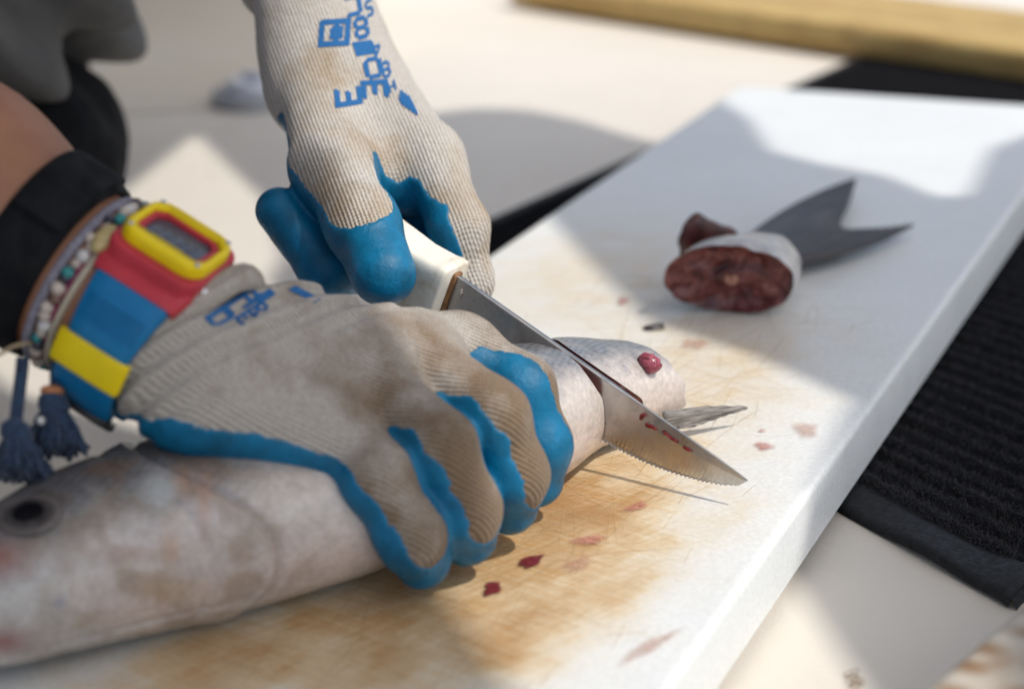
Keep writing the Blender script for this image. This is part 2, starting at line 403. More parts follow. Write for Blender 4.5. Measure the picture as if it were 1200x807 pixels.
def streak(ang, sc):
    r_ = m.node('VectorRotate', rotation_type='Z_AXIS'); r_.inputs['Angle'].default_value = ang; m.ln(m.coord(), r_.inputs['Vector']); return m.ramp(m.noise(1, 5, .65, m.scale(r_.outputs[0], sc), .3), [(.28, (.68,) * 3), (.64, (1.12,) * 3)])
sa_ = m.math('MULTIPLY', m.math('MULTIPLY', m.attr('stain', 'Fac'), streak(.25, (28, 520, 1))), streak(-1.1, (34, 460, 1))); g = m.mix(m.ramp(sa_, [(.0, (0, 0, 0)), (.5, (1, 1, 1))]), base, (.68, .55, .36)); g = m.mix(m.ramp(sa_, [(.42, (0, 0, 0)), (1, (1, 1, 1))]), g, (.50, .30, .13)); fine = m.ramp(m.noise(420, 4, .7), [(.35, (.80, .80, .80)), (.7, (1.06, 1.06, 1.06))])
g = m.mix(m.math('MULTIPLY', m.attr('brown', 'Fac'), .7), g, (.30, .15, .06)); m.color(m.mix(.7, g, fine, 'MULTIPLY'))
m.rough(m.ramp(m.noise(60, 4), [(.3, (.30,) * 3), (.7, (.50,) * 3)])); m.bump(m.noise(340, 4, .65), .12, .0004)
obj('slab', bme, m.m, board)
# scored knife marks, each a hairline strip
nk = 1000; cen = np.empty((nk, 2)); ang = np.empty(nk)
hubs = [(640, 600), (880, 560), (760, 540), (820, 420), (700, 340), (900, 600), (560, 720), (980, 380), (800, 650), (700, 700)]
for i in range(nk):
    hx = P(*hubs[i % len(hubs)])[:2]; cen[i] = hx + rng.normal(0, .045, 2); ang[i] = rng.choice([.15, 1.35, -.35, .6, 1.7]) + rng.normal(0, .16)
vs_, fs = [], []
for (x, y), a in zip(cen, ang):
    L = rng.uniform(.012, .085); w = rng.uniform(.00010, .00026); ca, sa = math.cos(a), math.sin(a); bow = rng.normal(0, .005)
    if not (BX0 + .02 < x - L and x + L < BX1 - .006): continue
    k = len(vs_)
    for j in range(7):
        t = (j / 6 - .5) * 2 * L * .5; of = bow * L * (1 - (2 * j / 6 - 1) ** 2); ww_ = w * (1 - (2 * j / 6 - 1) ** 4) + .00002
        for s_ in (-1, 1): vs_.append((x + ca * t - sa * (of + s_ * ww_), y + sa * t + ca * (of + s_ * ww_), .00062))
    fs += [(k + 2 * j, k + 2 * j + 2, k + 2 * j + 3, k + 2 * j + 1) for j in range(6)]
m = Mat('score_mark', (.58, .40, .19), .6); m.b.inputs['Alpha'].default_value = .30
tag(obj('knife_mark', mesh_from(vs_, fs), m.m, board), kind='stuff')

# ------------------------------------------------------------------ timber plank at the back
a0 = P(600, 4, DECK_Z + .0046); a1 = P(1200, 95.5, DECK_Z + .0046); ax = unit(a1 - a0); ay = np.array([-ax[1], ax[0], 0])
L = 1.15; n1 = 90
sec = [(0, .0005), (-.001, .002), (-.001, .020), (.0012, .0232), (.004, .024), (.05, .0242), (.10, .0238), (.141, .024), (.145, .021), (.145, .0005)]
rings = []
for t in np.linspace(0, L, n1):
    rg = np.array([a0 + ax * t + ay * u + np.array([0, 0, w]) for u, w in sec]); rings.append(rg + (fbm(rg, 30, 2, 4)[:, None] - .5) * .0012)
pv_, pf = loft(rings)
m = Mat('weathered_pine', rough=.65); rot = m.node('VectorRotate', rotation_type='Z_AXIS'); rot.inputs['Angle'].default_value = -math.atan2(ax[1], ax[0]); m.ln(m.coord(), rot.inputs['Vector'])
vec = m.scale(rot.outputs[0], (3, 70, 70)); gr = m.noise(2.2, 6, .6, vec, .6)
c = m.ramp(gr, [(.28, (.26, .145, .04)), (.5, (.46, .31, .105)), (.75, (.56, .43, .19))])
m.color(m.mix(m.ramp(m.noise(22, 4), [(.5, (0, 0, 0)), (.8, (.6, .6, .6))]), c, (.22, .125, .04))); m.bump(gr, .3, .001)
tag(obj('timber_plank', mesh_from(pv_, pf), m.m), 'yellow brown timber plank lying on the deck at the back', 'plank')

# ------------------------------------------------------------------ stained offcut in the near right corner
c0 = P(1066, 815, .02); c1 = P(1210, 692, .02); ax = unit(c1 - c0); ax[2] = 0; ay = np.array([ax[1], -ax[0], 0])
oc = thing('stained_panel', 'pale panel with brown rust stains in the near right corner', 'panel')
nx_, ny_ = 120, 40; U, Wg = np.meshgrid(np.linspace(-.12, .28, nx_), np.linspace(0, .13, ny_))
pts = c0 + U[..., None] * ax + Wg[..., None] * ay; pts[..., 2] = .02 - .003 * (Wg < .002)
pts = pts.reshape(-1, 3); q = (np.arange(ny_ - 1)[:, None] * nx_ + np.arange(nx_ - 1)[None]).ravel()
bot = pts[:nx_].copy(); bot[:, 2] = .006; k0 = len(pts); e = np.arange(nx_ - 1)
pm = mesh_from(np.vstack([pts, bot]), np.vstack([np.stack([q, q + nx_, q + nx_ + 1, q + 1], -1), np.stack([e, e + 1, k0 + e + 1, k0 + e], -1)]))
sv = np.zeros(len(pts) + nx_); al = np.vstack([pts, bot]); uu = (al - c0) @ ax; vv = (al - c0) @ ay
for k in range(11):
    sv = np.maximum(sv, rng.uniform(.6, 1) * np.exp(-(((uu - (-.05 + k * .0145 + rng.normal(0, .002))) / .0052) ** 2 + ((vv - rng.uniform(.004, .010)) / .007) ** 2)))
for k in range(70):
    sv = np.maximum(sv, rng.uniform(.3, .85) * np.exp(-(((uu - rng.uniform(-.06, .12)) / rng.uniform(.005, .012)) ** 2 + ((vv - rng.uniform(.012, .05)) / rng.uniform(.004, .011)) ** 2)))
fattr(pm, 'stain', np.clip(sv * (.6 + 1.2 * fbm(al, 120, 3)), 0, 1))
m = Mat('stained_gelcoat', rough=.5); m.color(m.mix(m.attr('stain', 'Fac'), (.52, .485, .41), (.22, .12, .045)))
obj('top', pm, m.m, oc)
for t in (-.08, .20):
    b_ = c0 + ax * t + ay * .06; obj('foot', bevel_box(.03, .03, .0165 - DECK_Z, .003, 2, (b_[0], b_[1], (.0165 + DECK_Z) / 2)), simple('foot_plastic', (.5, .48, .44), .5, .1), oc)

# knife frame: tip, direction to the handle, direction to the cutting edge, face towards the viewer
KT = P(877, 561, .012); KD = unit(PD(690, 430, .748) - KT)
KE = unit(np.array([0, 0, -1.]) - KD * (-KD[2])); KN = np.cross(KD, KE); KN = KN if KN @ (CAM - KT) > 0 else -KN

# ------------------------------------------------------------------ fish under the glove
FA0 = np.array([-.1076, -.195, 0.]); _a1 = np.array([-.001, .015, 0.]); FA = unit(_a1 - FA0); FN = np.array([-FA[1], FA[0], 0]); FA0 = FA0 + FN * .010
ks = [-.060, -.052, -.040, -.022, 0, .03, .06, .10, .15, .19, .23, .262, .285]
kt = [.0270, .0360, .0440, .0520, .0570, .0590, .0592, .0588, .0565, .0520, .0440, .0350, .030]
kb = [.0180, .0105, .0060, .0035, .0018, .0008, .0004, .0002, .0002, .0002, .0006, .0016, .003]
kw = [.0060, .0130, .0190, .0250, .0300, .0345, .0375, .0390, .0360, .0315, .0240, .0185, .016]
FOX = [0, .04, .09, .13, .17, .205, .226]; FOY = [.0150, .0185, .0230, .0200, .0140, .0065, 0]
def fprof(s): return np.interp(s, ks, kt), np.interp(s, ks, kb), np.interp(s, ks, kw)
def smooth_tab(k):
    g = np.linspace(ks[0], ks[-1], 300); y = np.interp(g, ks, k); ker = np.hanning(15); ker /= ker.sum()
    yp = np.pad(y, 7, mode='reflect', reflect_type='odd'); return g, np.convolve(yp, ker, 'valid')
_gt, _tt = smooth_tab(kt); _, _tb = smooth_tab(kb); _, _tw = smooth_tab(kw)
def fish_pt(s, th):
    t = np.interp(s, _gt, _tt); b = np.interp(s, _gt, _tb); w = np.interp(s, _gt, _tw); zc, h = (t + b) / 2, (t - b) / 2
    cs, sn = np.cos(th), np.sin(th); e = 2 / 2.25
    y = np.sign(cs) * np.abs(cs) ** e * w; z = zc + np.sign(sn) * np.abs(sn) ** e * h
    y = y + np.interp(s, FOX, FOY); return FA0 + s[..., None] * FA - y[..., None] * FN + z[..., None] * np.array([0, 0, 1.])
def to_px(p):
    c = (np.asarray(p) - CAM) @ CR; return np.stack([CX + PXF * c[..., 0] / -c[..., 2], CY - PXF * c[..., 1] / -c[..., 2]], -1)
def fish_piece(s0f, s1f, ns, nt):
    th = np.linspace(0, 2 * np.pi, nt, endpoint=False); u = np.linspace(0, 1, ns)[:, None]
    s = s0f(th)[None] * (1 - u) + s1f(th)[None] * u; TH = np.broadcast_to(th, s.shape); p = fish_pt(s, TH)
    # gill cover edge, cheek and jaw creases, scale rows
    near = np.cos(TH)
    ed = s - (.050 - .020 * np.sin(TH) ** 2 - .004 * np.sin(TH))
    rel = np.where((ed < 0) & (ed > -.03), .0022 * np.exp(ed / .010), 0) - .0014 * np.exp(-((ed - .0015) / .0022) ** 2)
    ed2 = s - (.030 - .012 * np.sin(TH) ** 2); rel = rel - .0008 * np.exp(-(ed2 / .0018) ** 2)
    jaw = TH - (2 * np.pi - .50 - 2.0 * np.clip(.02 - s, 0, 1)); rel = rel - .0012 * np.exp(-(jaw / .035) ** 2) * np.clip((.045 - s) / .03, 0, 1)
    ctr = FA0 + s[..., None] * FA - np.interp(s, FOX, FOY)[..., None] * FN + np.array([0, 0, .026]); nd = p - ctr; nd -= (nd @ FA)[..., None] * FA; nd /= np.linalg.norm(nd, axis=-1)[..., None]
    p = p + nd * (rel + (fbm(p.reshape(-1, 3), 55, 3, 8).reshape(s.shape) - .5) * .0011)[..., None]
    p[..., 2] = np.maximum(p[..., 2], .0006)
    return s, TH, p
def fish_color(s, TH, p):
    sh = s.shape; P3 = p.reshape(-1, 3); s = s.ravel(); TH = TH.ravel(); N1 = fbm(P3, 110, 4, 31); N2 = fbm(P3, 180, 3, 41); N3 = fbm(P3, 28, 3, 51)
    up = np.sin(TH); col = np.full((len(s), 3), (.56, .50, .455))
    col = col * (1 - .0) + 0
    pink = np.clip(.5 - np.abs(up + .25), 0, .5)[:, None] * 2
    col = col * (1 - .35 * pink) + np.array([.66, .46, .39]) * .35 * pink
    bk = np.clip((up - .46 + (N1 - .5) * .40 + (N2 - .5) * .5) / .50, 0, 1)[:, None]
    bk = bk * np.where(s > .05, 1, .9)[:, None]
    scl = .5 + .5 * np.sin(s * 2 * np.pi / .0062 + np.round(TH * 9) * np.pi) * np.sin(TH * 9 * np.pi)
    col = col * (1 - bk) + (np.array([.15, .155, .17]) * (.55 + 1.3 * scl * N2)[:, None]) * bk
    hd = np.clip((.075 - s) / .03, 0, 1)[:, None]
    mot = np.clip((N1 - .47) * 5, 0, 1)[:, None]; mo2 = np.clip((N3 - .5) * 6, 0, 1)[:, None]
    col = col * (1 - hd * .22)
    col = col * (1 - hd * .50 * mot) + np.array([.22, .135, .07]) * hd * .50 * mot
    col = col * (1 - hd * .40 * mo2) + np.array([.34, .36, .35]) * hd * .40 * mo2; bo = np.clip((N1 - .5) * 5, 0, 1)[:, None] * (1 - hd); col = col * (1 - .15 * bo) + np.array([.40, .33, .29]) * .15 * bo
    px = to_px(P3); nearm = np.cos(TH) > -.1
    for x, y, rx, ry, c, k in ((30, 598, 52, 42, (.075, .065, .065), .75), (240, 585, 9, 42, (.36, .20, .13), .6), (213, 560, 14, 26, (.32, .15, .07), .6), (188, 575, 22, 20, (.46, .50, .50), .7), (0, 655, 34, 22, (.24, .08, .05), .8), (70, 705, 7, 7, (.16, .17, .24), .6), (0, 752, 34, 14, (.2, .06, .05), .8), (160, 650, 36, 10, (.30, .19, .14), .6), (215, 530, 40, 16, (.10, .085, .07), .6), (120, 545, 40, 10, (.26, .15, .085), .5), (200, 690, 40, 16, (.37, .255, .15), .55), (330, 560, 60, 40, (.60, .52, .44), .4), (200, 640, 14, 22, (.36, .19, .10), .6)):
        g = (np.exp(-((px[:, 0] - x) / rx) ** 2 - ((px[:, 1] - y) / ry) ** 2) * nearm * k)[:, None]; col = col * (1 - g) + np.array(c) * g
    return np.clip(col * (.88 + .26 * N2[:, None]), 0, 1)
m = Mat('fish_skin', rough=.27, Specular_IOR_Level=.7, Subsurface_Weight=.12, Subsurface_Scale=.004)
m.b.inputs['Subsurface Radius'].default_value = (1, .4, .25)
m.color(m.mix(.75, m.attr('alb', 'Color'), m.ramp(m.noise(500, 4, .65), [(.3, (.74, .73, .72)), (.7, (1.1, 1.1, 1.1))]), 'MULTIPLY'))
vo = m.node('TexVoronoi', Scale=1.0); m.ln(m.scale(m.attr('suv'), (260, 6.5, 1)), vo.inputs['Vector']); m.bump(vo.outputs['Distance'], .22, .0008); m.bump(m.noise(900, 3), .2, .0004)
skin_mat = m.m
m = Mat('raw_flesh', rough=.2, Subsurface_Weight=.15, Subsurface_Scale=.003)
fl = m.noise(140, 5, .65, dist=.8); m.color(m.ramp(fl, [(.30, (.040, .009, .009)), (.46, (.12, .030, .027)), (.60, (.22, .068, .058)), (.76, (.38, .19, .155))])); m.bump(fl, .6, .002)
flesh_mat = m.m
fish = thing('fish', 'whole silver fish with dark back held under the near glove, half cut through', 'fish')
CUT = .2335
def cap_faces(me_v, nt, ns, last): return None
def add_fish(name, s0f, s1f, ns, nt, flat0, flat1):
    s, TH, p = fish_piece(s0f, s1f, ns, nt); col = fish_color(s, TH, p)
    v, q = loft(p, caps=False); me = mesh_from(v, q); fattr(me, 'alb', col); fattr(me, 'suv', np.stack([s.ravel(), TH.ravel(), 0 * s.ravel()], -1))
    o = obj(name, me, skin_mat, fish)
    for k, do in ((0, flat0), (-1, flat1)):
        if not do: continue
        rg = p[k]; c = rg.mean(0); rr = [c + (rg - c) * f + FA * (.0012 * (fbm(c + (rg - c) * f, 300, 3) - .5) * 3 * (f < .99) - (.0015 if k else -.0015) * (1 - f))[:, None] for f in ((.9985, .9, .75, .55, .35, .15, .02) if k else (.9985, .80, .7, .55, .35, .15, .02))]
        if k == 0:
            for a_ in rr[1:]: a_ += np.outer(np.clip(.0022 + (a_ - KT) @ KN, 0, 1) / -(KN @ FA), FA)
        v2, q2 = loft(rr, caps=False); q2 = q2 if k else q2[:, ::-1]
        obj('cut_face', mesh_from(v2, q2), flesh_mat, o)
    return o
def lip(th, ys, xs_, lo_, hi_):
    sg = np.linspace(CUT - .03, CUT + .01, 160); out = []
    for t in th:
        q_ = to_px(fish_pt(sg, np.full_like(sg, t))); d_ = q_[:, 0] - np.interp(q_[:, 1], ys, xs_); out.append(np.interp(0, d_, sg) if np.all(np.diff(d_) > -1) else CUT)
    out = np.clip(np.array(out), lo_, hi_); c_, n_ = np.cos(th), np.sin(th)
    ref = np.interp(1.75, th, out); far = np.clip((-c_ - .15) / .4, 0, 1); out = out * (1 - far) + (ref - .006) * far
    low_ = np.clip((-n_ - .55) / .3, 0, 1); out = out * (1 - low_) + (CUT + (.001 if hi_ > CUT + .01 else -.004)) * low_
    ker = np.hanning(9); ker /= ker.sum(); return np.convolve(np.concatenate([out[-4:], out, out[:4]]), ker, 'valid')
add_fish('body', lambda th: np.full_like(th, -.060), lambda th: lip(th, [380, 395, 402, 427, 464, 490, 517, 535, 600], [635, 646, 650, 679, 705, 718, 726, 739, 765], CUT - .034, CUT + .008), 300, 220, False, True)
add_fish('tail_section', lambda th: lip(th, [318, 557], [539, 881], CUT - .034, CUT + .016), lambda th: .2640 + .006 * np.cos(th) - .0055 * np.sin(th) + .0010 * np.sin(9 * th) * np.sin(2.3 * th + 1), 60, 200, True, True)
# uncut belly strip that still joins the two
rg = []
for s_ in np.linspace(CUT - .008, CUT + .006, 10):
    a = np.linspace(0, 2 * np.pi, 40, endpoint=False); rg.append(FA0 + FA * s_ - FN * (np.cos(a)[:, None] * .019) + np.stack([0 * a, 0 * a, .0078 + .0066 * np.sin(a)], -1))
v, q = loft(np.array(rg)); me = mesh_from(v, q); fattr(me, 'alb', np.full((len(v), 3), (.50, .40, .34))); fattr(me, 'suv', np.zeros((len(v), 3))); obj('belly_strip', me, skin_mat, fish)
# eye
s_g, th_g = np.meshgrid(np.linspace(-.05, .03, 200), np.linspace(-.3, 1.4, 200)); cand = fish_pt(s_g, th_g); pxs = to_px(cand)
kk = np.unravel_index(np.argmin(((pxs - np.array([34, 602])) ** 2).sum(-1)), s_g.shape); ep = cand[kk]
e2 = fish_pt(s_g[kk] + np.array(1e-3), np.array(th_g[kk])); e3 = fish_pt(np.array(s_g[kk]), th_g[kk] + np.array(1e-2)); en = unit(np.cross(e2 - ep, e3 - ep)); en = en if en @ (CAM - ep) > 0 else -en
exx = unit(np.cross([0, 0, 1.], en)); em = frame(ep, exx, np.cross(en, exx), en) @ Matrix.Diagonal((.80, .70, .5, 1))
def dome(r, h, z0, n=28, m=10): return disc_prof([(r * math.cos(a), z0 + h * math.sin(a)) for a in np.linspace(0, math.pi / 2 - .01, m)], n)
eye = obj('eye', xf(mesh_from(*disc_prof([(.0135, -.002), (.0130, .0003), (.0118, .0009), (.0105, .0010), (.0095, .0004)], 40)), em), simple('eye_rim', (.105, .09, .085), .5, .3, 300), fish)
obj('eyeball', xf(mesh_from(*dome(.0106, .0022, .0002)), em), simple('eye_iris', (.05, .045, .045), .4, .5, 300, Specular_IOR_Level=.3), eye)
obj('pupil', xf(mesh_from(*dome(.0066, .0010, .0020)), em), simple('eye_pupil', (.003, .003, .005), .35, Specular_IOR_Level=.2), eye)
# fins
def fan(root, edge, n=30, mm=12, th=.0005, rip=.0004, freq=14, up=(0, 0, 1), bulge=0., bdir=np.zeros(3)):
    r = catmull(root, n); e = catmull(edge, n); up = np.array(up); g = []
    for j in np.linspace(0, 1, mm):
        bul = (4 * j * (1 - j) * np.interp(np.linspace(0, 1, n), [0, .35, .65, 1], [1, 0, 0, -1]) * bulge)[:, None] * bdir; w = (rip * np.sin(np.linspace(0, freq * 2 * np.pi, n)) * (.3 + .7 * j))[:, None] * up; g.append(r * (1 - j) + e * j + w + bul)
    g = np.array(g); tt = (th * (1.3 - np.linspace(0, 1, mm)))[:, None, None] * up
    v = np.vstack([(g + tt).reshape(-1, 3), (g - tt).reshape(-1, 3)]); k = mm * n
    q = (np.arange(mm - 1)[:, None] * n + np.arange(n - 1)[None]).ravel(); F = [np.stack([q, q + 1, q + n + 1, q + n], -1), np.stack([q, q + n, q + n + 1, q + 1], -1) + k]
    bd = np.concatenate([np.arange(n), np.arange(1, mm) * n + n - 1, (mm - 1) * n + np.arange(n - 2, -1, -1), np.arange(mm - 2, 0, -1) * n]); F.append(np.stack([bd, np.roll(bd, -1), np.roll(bd, -1) + k, bd + k], -1)[:, ::-1])
    me = mesh_from(v, np.vstack(F)); fattr(me, 'kuv', np.stack([np.tile(np.tile(np.linspace(0, 1, n), mm), 2), np.tile(np.repeat(np.linspace(0, 1, mm), n), 2), np.zeros(2 * k)], -1)); return me
fin_m = Mat('fin_grey', rough=.4); fin_m.color(fin_m.ramp(fin_m.noise(1, 4, .6, fin_m.scale(fin_m.attr('kuv'), (34, 2.2, 1))), [(.3, (.014, .012, .012)), (.52, (.042, .036, .034)), (.75, (.13, .11, .098))])); fin_m.bump(fin_m.noise(700, 2), .3, .0005)
fin_p = Mat('fin_pale', rough=.4); fin_p.color(fin_p.ramp(fin_p.noise(1, 4, .6, fin_p.scale(fin_p.attr('kuv'), (16, 3, 1))), [(.35, (.055, .048, .042)), (.5, (.15, .135, .12)), (.68, (.36, .33, .30))])); fin_p.bump(fin_p.noise(900, 2), .4, .0005)
obj('anal_fin', fan([P(776, 484, .0125), P(780, 493, .0095), P(782, 502, .006)], [P(826, 476, .012), P(876, 477, .009), P(846, 488, .007), P(812, 500, .005)], 40, 14, .0006, .0002, 9), fin_p.m, fish)
bl = []
for k in range(3):
    a = np.linspace(0, 2 * np.pi, 24, endpoint=False)
c_ = P(762, 424, .0345); ux = cdir(1, -.45, 0); uy = cdir(.4, 1, -.2); uz = cdir(.2, .3, .9)
rg = [c_ + np.outer(np.cos(a), ux) * r + np.outer(np.sin(a), uy) * r * .75 + uz * z + (fbm(c_ + np.outer(np.cos(a), ux) * .004 + np.outer(np.sin(a), uy) * .004, 500, 2)[:, None] - .5) * .002 for r, z in ((.0045, -.004), (.0050, -.001), (.0046, .0008), (.0032, .0018), (.0012, .0021))]
m = Mat('bloody_tissue', rough=.15); m.color(m.ramp(m.noise(700, 3), [(.35, (.16, .022, .04)), (.65, (.36, .08, .11))])); blood_tissue = m.m
obj('torn_flesh', mesh_from(*loft(rg)), blood_tissue, fish)

# ------------------------------------------------------------------ severed tail piece
tp = thing('fish_tail', 'cut off fish tail with dark red flesh and forked grey fin', 'fish tail')
tc = P(853, 374, 0); td = unit(.50 * _h - .87 * _b); tn = np.array([-td[1], td[0], 0])
rings = []; al = []
for u in np.linspace(0, 1, 40):
    w = np.interp(u, [0, .3, .7, 1], [.0275, .0262, .0195, .0095]); h = np.interp(u, [0, .3, .7, 1], [.0185, .0182, .0145, .0045]); a = np.linspace(0, 2 * np.pi, 80, endpoint=False)
    zc = h + .0006 + .004 * u ** 2
    c_ = tc + td * (.060 * u)
    sl = (np.cos(a) * -.010 - .006 * np.sin(a)) * (1 - u) ** 2
    r_ = c_ + np.outer(np.sign(np.cos(a)) * np.abs(np.cos(a)) ** .9 * w, tn) + np.stack([0 * a, 0 * a, zc + h * np.sin(a)], -1) + np.outer(sl, td)
    r_ = r_ + np.outer((fbm(r_, 70, 3, 6) - .5) * .010 * (1 - u) ** 2, td) + (r_ - r_.mean(0)) * ((fbm(r_, 60, 2, 16) - .5) * .22 * (1 - u))[:, None]; r_[:, 2] = np.maximum(r_[:, 2], .0008); rings.append(r_ + (fbm(r_, 90, 3, 6)[:, None] - .5) * .0016); N_ = fbm(r_, 220, 3)[:, None]
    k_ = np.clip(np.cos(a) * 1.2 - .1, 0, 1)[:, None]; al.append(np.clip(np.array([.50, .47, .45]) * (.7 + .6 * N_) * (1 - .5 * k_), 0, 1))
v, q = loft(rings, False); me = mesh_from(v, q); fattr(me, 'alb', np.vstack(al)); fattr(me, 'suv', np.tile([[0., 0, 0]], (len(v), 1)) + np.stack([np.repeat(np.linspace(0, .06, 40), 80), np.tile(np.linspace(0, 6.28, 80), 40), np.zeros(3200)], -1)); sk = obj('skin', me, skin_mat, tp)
rg = rings[0]; c_ = rg.mean(0); rr = [c_ + (rg - c_) * f + np.outer(.0075 * (1 - f ** 4) * (.35 + .65 * np.clip(np.sin(np.linspace(0, 2 * np.pi, 80, endpoint=False) + .2), -1, 1) ** 2) * (f > .25) + .012 * (fbm(c_ + (rg - c_) * f, 95, 4) - .5) * (f < .97), td) for f in (.9985, .95, .9, .84, .78, .7, .62, .54, .46, .38, .3, .22, .14, .07, .02)]
v, q = loft(rr, False); obj('cut_face', mesh_from(v, q[:, ::-1]), flesh_mat, tp)
c_ = c_ + td * .0005; bone = [c_ + np.outer(np.cos(a) * r, tn) + np.stack([0 * a, 0 * a, np.sin(a) * r], -1) - td * z for a in [np.linspace(0, 6.2832, 24, endpoint=False)] for r, z in ((.0034, -.004), (.0032, -.001), (.0024, .0002), (.0014, -.0006), (.0006, -.001))]
obj('backbone', mesh_from(*loft(bone)), simple('bone_pink', (.42, .20, .14), .35, .3, 300), tp)
fr = lambda px, py, z: P(px, py, z)
obj('caudal_fin', fan([fr(880, 276, .0115), fr(892, 288, .0125), fr(908, 300, .011), fr(930, 308, .009)], [fr(1004, 209, .010), fr(996, 238, .009), fr(986, 266, .008), fr(1022, 268, .0075), fr(1072, 263, .006)], 90, 26, .0011, .0006, 22, bulge=.0075, bdir=unit(-_b - .35 * _h)), fin_m.m, tp)
fl_r = []
for u in np.linspace(0, 1, 14):
    a = np.linspace(0, 2 * np.pi, 30, endpoint=False); c_ = P(806 + 64 * u, 288 - 5 * u, .025 - .002 * u) ; r_ = .0175 * (1 - u) ** .6 * min(1, .55 + 3 * u)
    fl_r.append(c_ + np.outer(np.cos(a) * r_ * .5, _h) + np.stack([0 * a, 0 * a, np.sin(a) * r_], -1) )
fl_r = np.array(fl_r); fl_r += ((fbm(fl_r.reshape(-1, 3), 160, 3) - .5) * .003).reshape(14, 30)[..., None]
m = Mat('dark_flesh', rough=.3); m.color(m.ramp(m.noise(160, 4), [(.3, (.030, .006, .006)), (.7, (.11, .028, .022))])); obj('flesh_flap', mesh_from(*loft(fl_r)), m.m, tp)

# ------------------------------------------------------------------ knife
knife = thing('fishing_knife', 'serrated steel fish knife with cream handle slicing through the fish', 'knife')
nt_ = 640; KS = .765; ts = np.linspace(0, .192, nt_)
edge = np.interp(ts, [0, .003, .010, .020, .035, .050, .070, .090, .115, .150, .192], [.0006, .0042, .0080, .0116, .0158, .0190, .0218, .0226, .0220, .0212, .0205])
ph = (ts / .0029) % 1; tooth = np.where(ts < .105, .0008 * (.55 + .9 * vnoise(np.stack([ts, 0 * ts, 0 * ts], -1), 420)) * np.abs(np.sin(np.pi * ts / .0023 + 1.5 * vnoise(np.stack([ts, 0 * ts, 0 * ts], -1), 150))) * np.clip((ts - .002) / .006, 0, 1), 0)
edge = edge * 1.10 - tooth + .0003; tm = ts * KS; spine = .0030 * np.exp(-(ts / .012)) * 0 + .0005 * np.exp(-ts / .01)
cols = []
for f in (0, .02, .24, .27, .60, .80, .90, 1.0):
    w = spine + (edge - spine) * f
    sw = np.clip((.085 - ts) / .02, 0, 1)
    if f == 0: th = .0011 - .0007 * sw
    elif f == .02: th = .0011 - .0007 * sw
    elif f == .24: th = .00105 + 0 * sw
    elif f == .27: th = .00105 + 0 * sw
    else: th = np.interp(f, [.27, .8, .9, 1], [.00105, .00075, .0005, .00008]) + 0 * sw
    th = th * np.clip(.35 + ts / .03, 0, 1)
    cols.append((w, np.maximum(th, .00006)))
vv = []
for sgn in (1, -1):
    for w, th in cols: vv.append(KT + np.outer(tm, KD) + np.outer(w, KE) + np.outer(th * sgn, KN))
vv = np.array(vv); nc_ = len(cols); F = []
i = np.arange(nt_ - 1)
for s_ in range(2):
    for k in range(nc_ - 1):
        a = (s_ * nc_ + k) * nt_ + i; b = a + nt_; qd = np.stack([a, a + 1, b + 1, b], -1); F.append(qd if s_ == 0 else qd[:, ::-1])
for k in (0, nc_ - 1):
    a = k * nt_ + i; b = (nc_ + k) * nt_ + i; F.append(np.stack([a, b, b + 1, a + 1], -1))
bme = mesh_from(vv.reshape(-1, 3), np.vstack(F), smooth=False)
kuv = np.stack([np.tile(ts, 2 * nc_), np.concatenate([c[0] for c in cols] * 2), np.zeros(2 * nc_ * nt_)], -1); fattr(bme, 'kuv', kuv)
m = Mat('blade_steel', (.42, .40, .38), .3, Metallic=1.0)
kv = m.attr('kuv'); g = m.noise(1, 4, .6, m.scale(kv, (60, 900, 1))); sm = m.noise(60, 4, .6, kv); dirt = m.ramp(sm, [(.46, (0, 0, 0)), (.66, (1, 1, 1))])
m.color(m.mix(dirt, (.50, .49, .48), (.38, .36, .345))); m.rough(m.ramp(sm, [(.4, (.26,) * 3), (.62, (.5,) * 3)])); m.bump(g, .06, .0003); m.bump(m.noise(300, 3, .6, kv), .12, .0004)
blade = obj('blade', bme, m.m, knife)
# wet smears of blood and slime on the near face
def on_blade(t, w): return KT + KD * t * KS + KE * w + KN * .00135
def smear(cs, r, mat, name, parent, asp=2.2, n=28, h=.0002):
    vs2 = []; a = np.linspace(0, 2 * np.pi, n, endpoint=False); rad = r * (1 + .35 * np.sin(2 * a + cs[0] * 900) + .22 * np.sin(3 * a + cs[1] * 700) + .12 * np.sin(7 * a))
    rings = [np.array([on_blade(cs[0] + np.cos(q_) * rd * f * asp, cs[1] + np.sin(q_) * rd * f) + KN * hh for q_, rd in zip(a, rad)]) for f, hh in ((1, 0), (.8, h), (.3, h * 1.3))]
    return obj(name, mesh_from(*loft(rings)), mat, parent)
bm_ = Mat('wet_blood', (.20, .012, .016), .08); bm_.color(bm_.ramp(bm_.noise(500, 3), [(.3, (.10, .006, .008)), (.7, (.30, .03, .035))])); wet_blood = bm_.m
for c_, r, a_ in (((.044, .0040), .0007, 5.5), ((.056, .0052), .0009, 3.4), ((.062, .0036), .0013, 1.2), ((.034, .0040), .0005, 6)): smear(c_, r, wet_blood, 'blood_smear', blade, a_)
slime = Mat('dried_slime', (.44, .37, .31), .25); slime.color(slime.ramp(slime.noise(500, 3), [(.3, (.30, .24, .20)), (.7, (.58, .52, .46))]))
for c_, r, a_ in (((.080, .0165), .0009, 1.6), ((.180, .0060), .0020, .6)): smear(c_, r, slime.m, 'scale_smear', blade, a_)
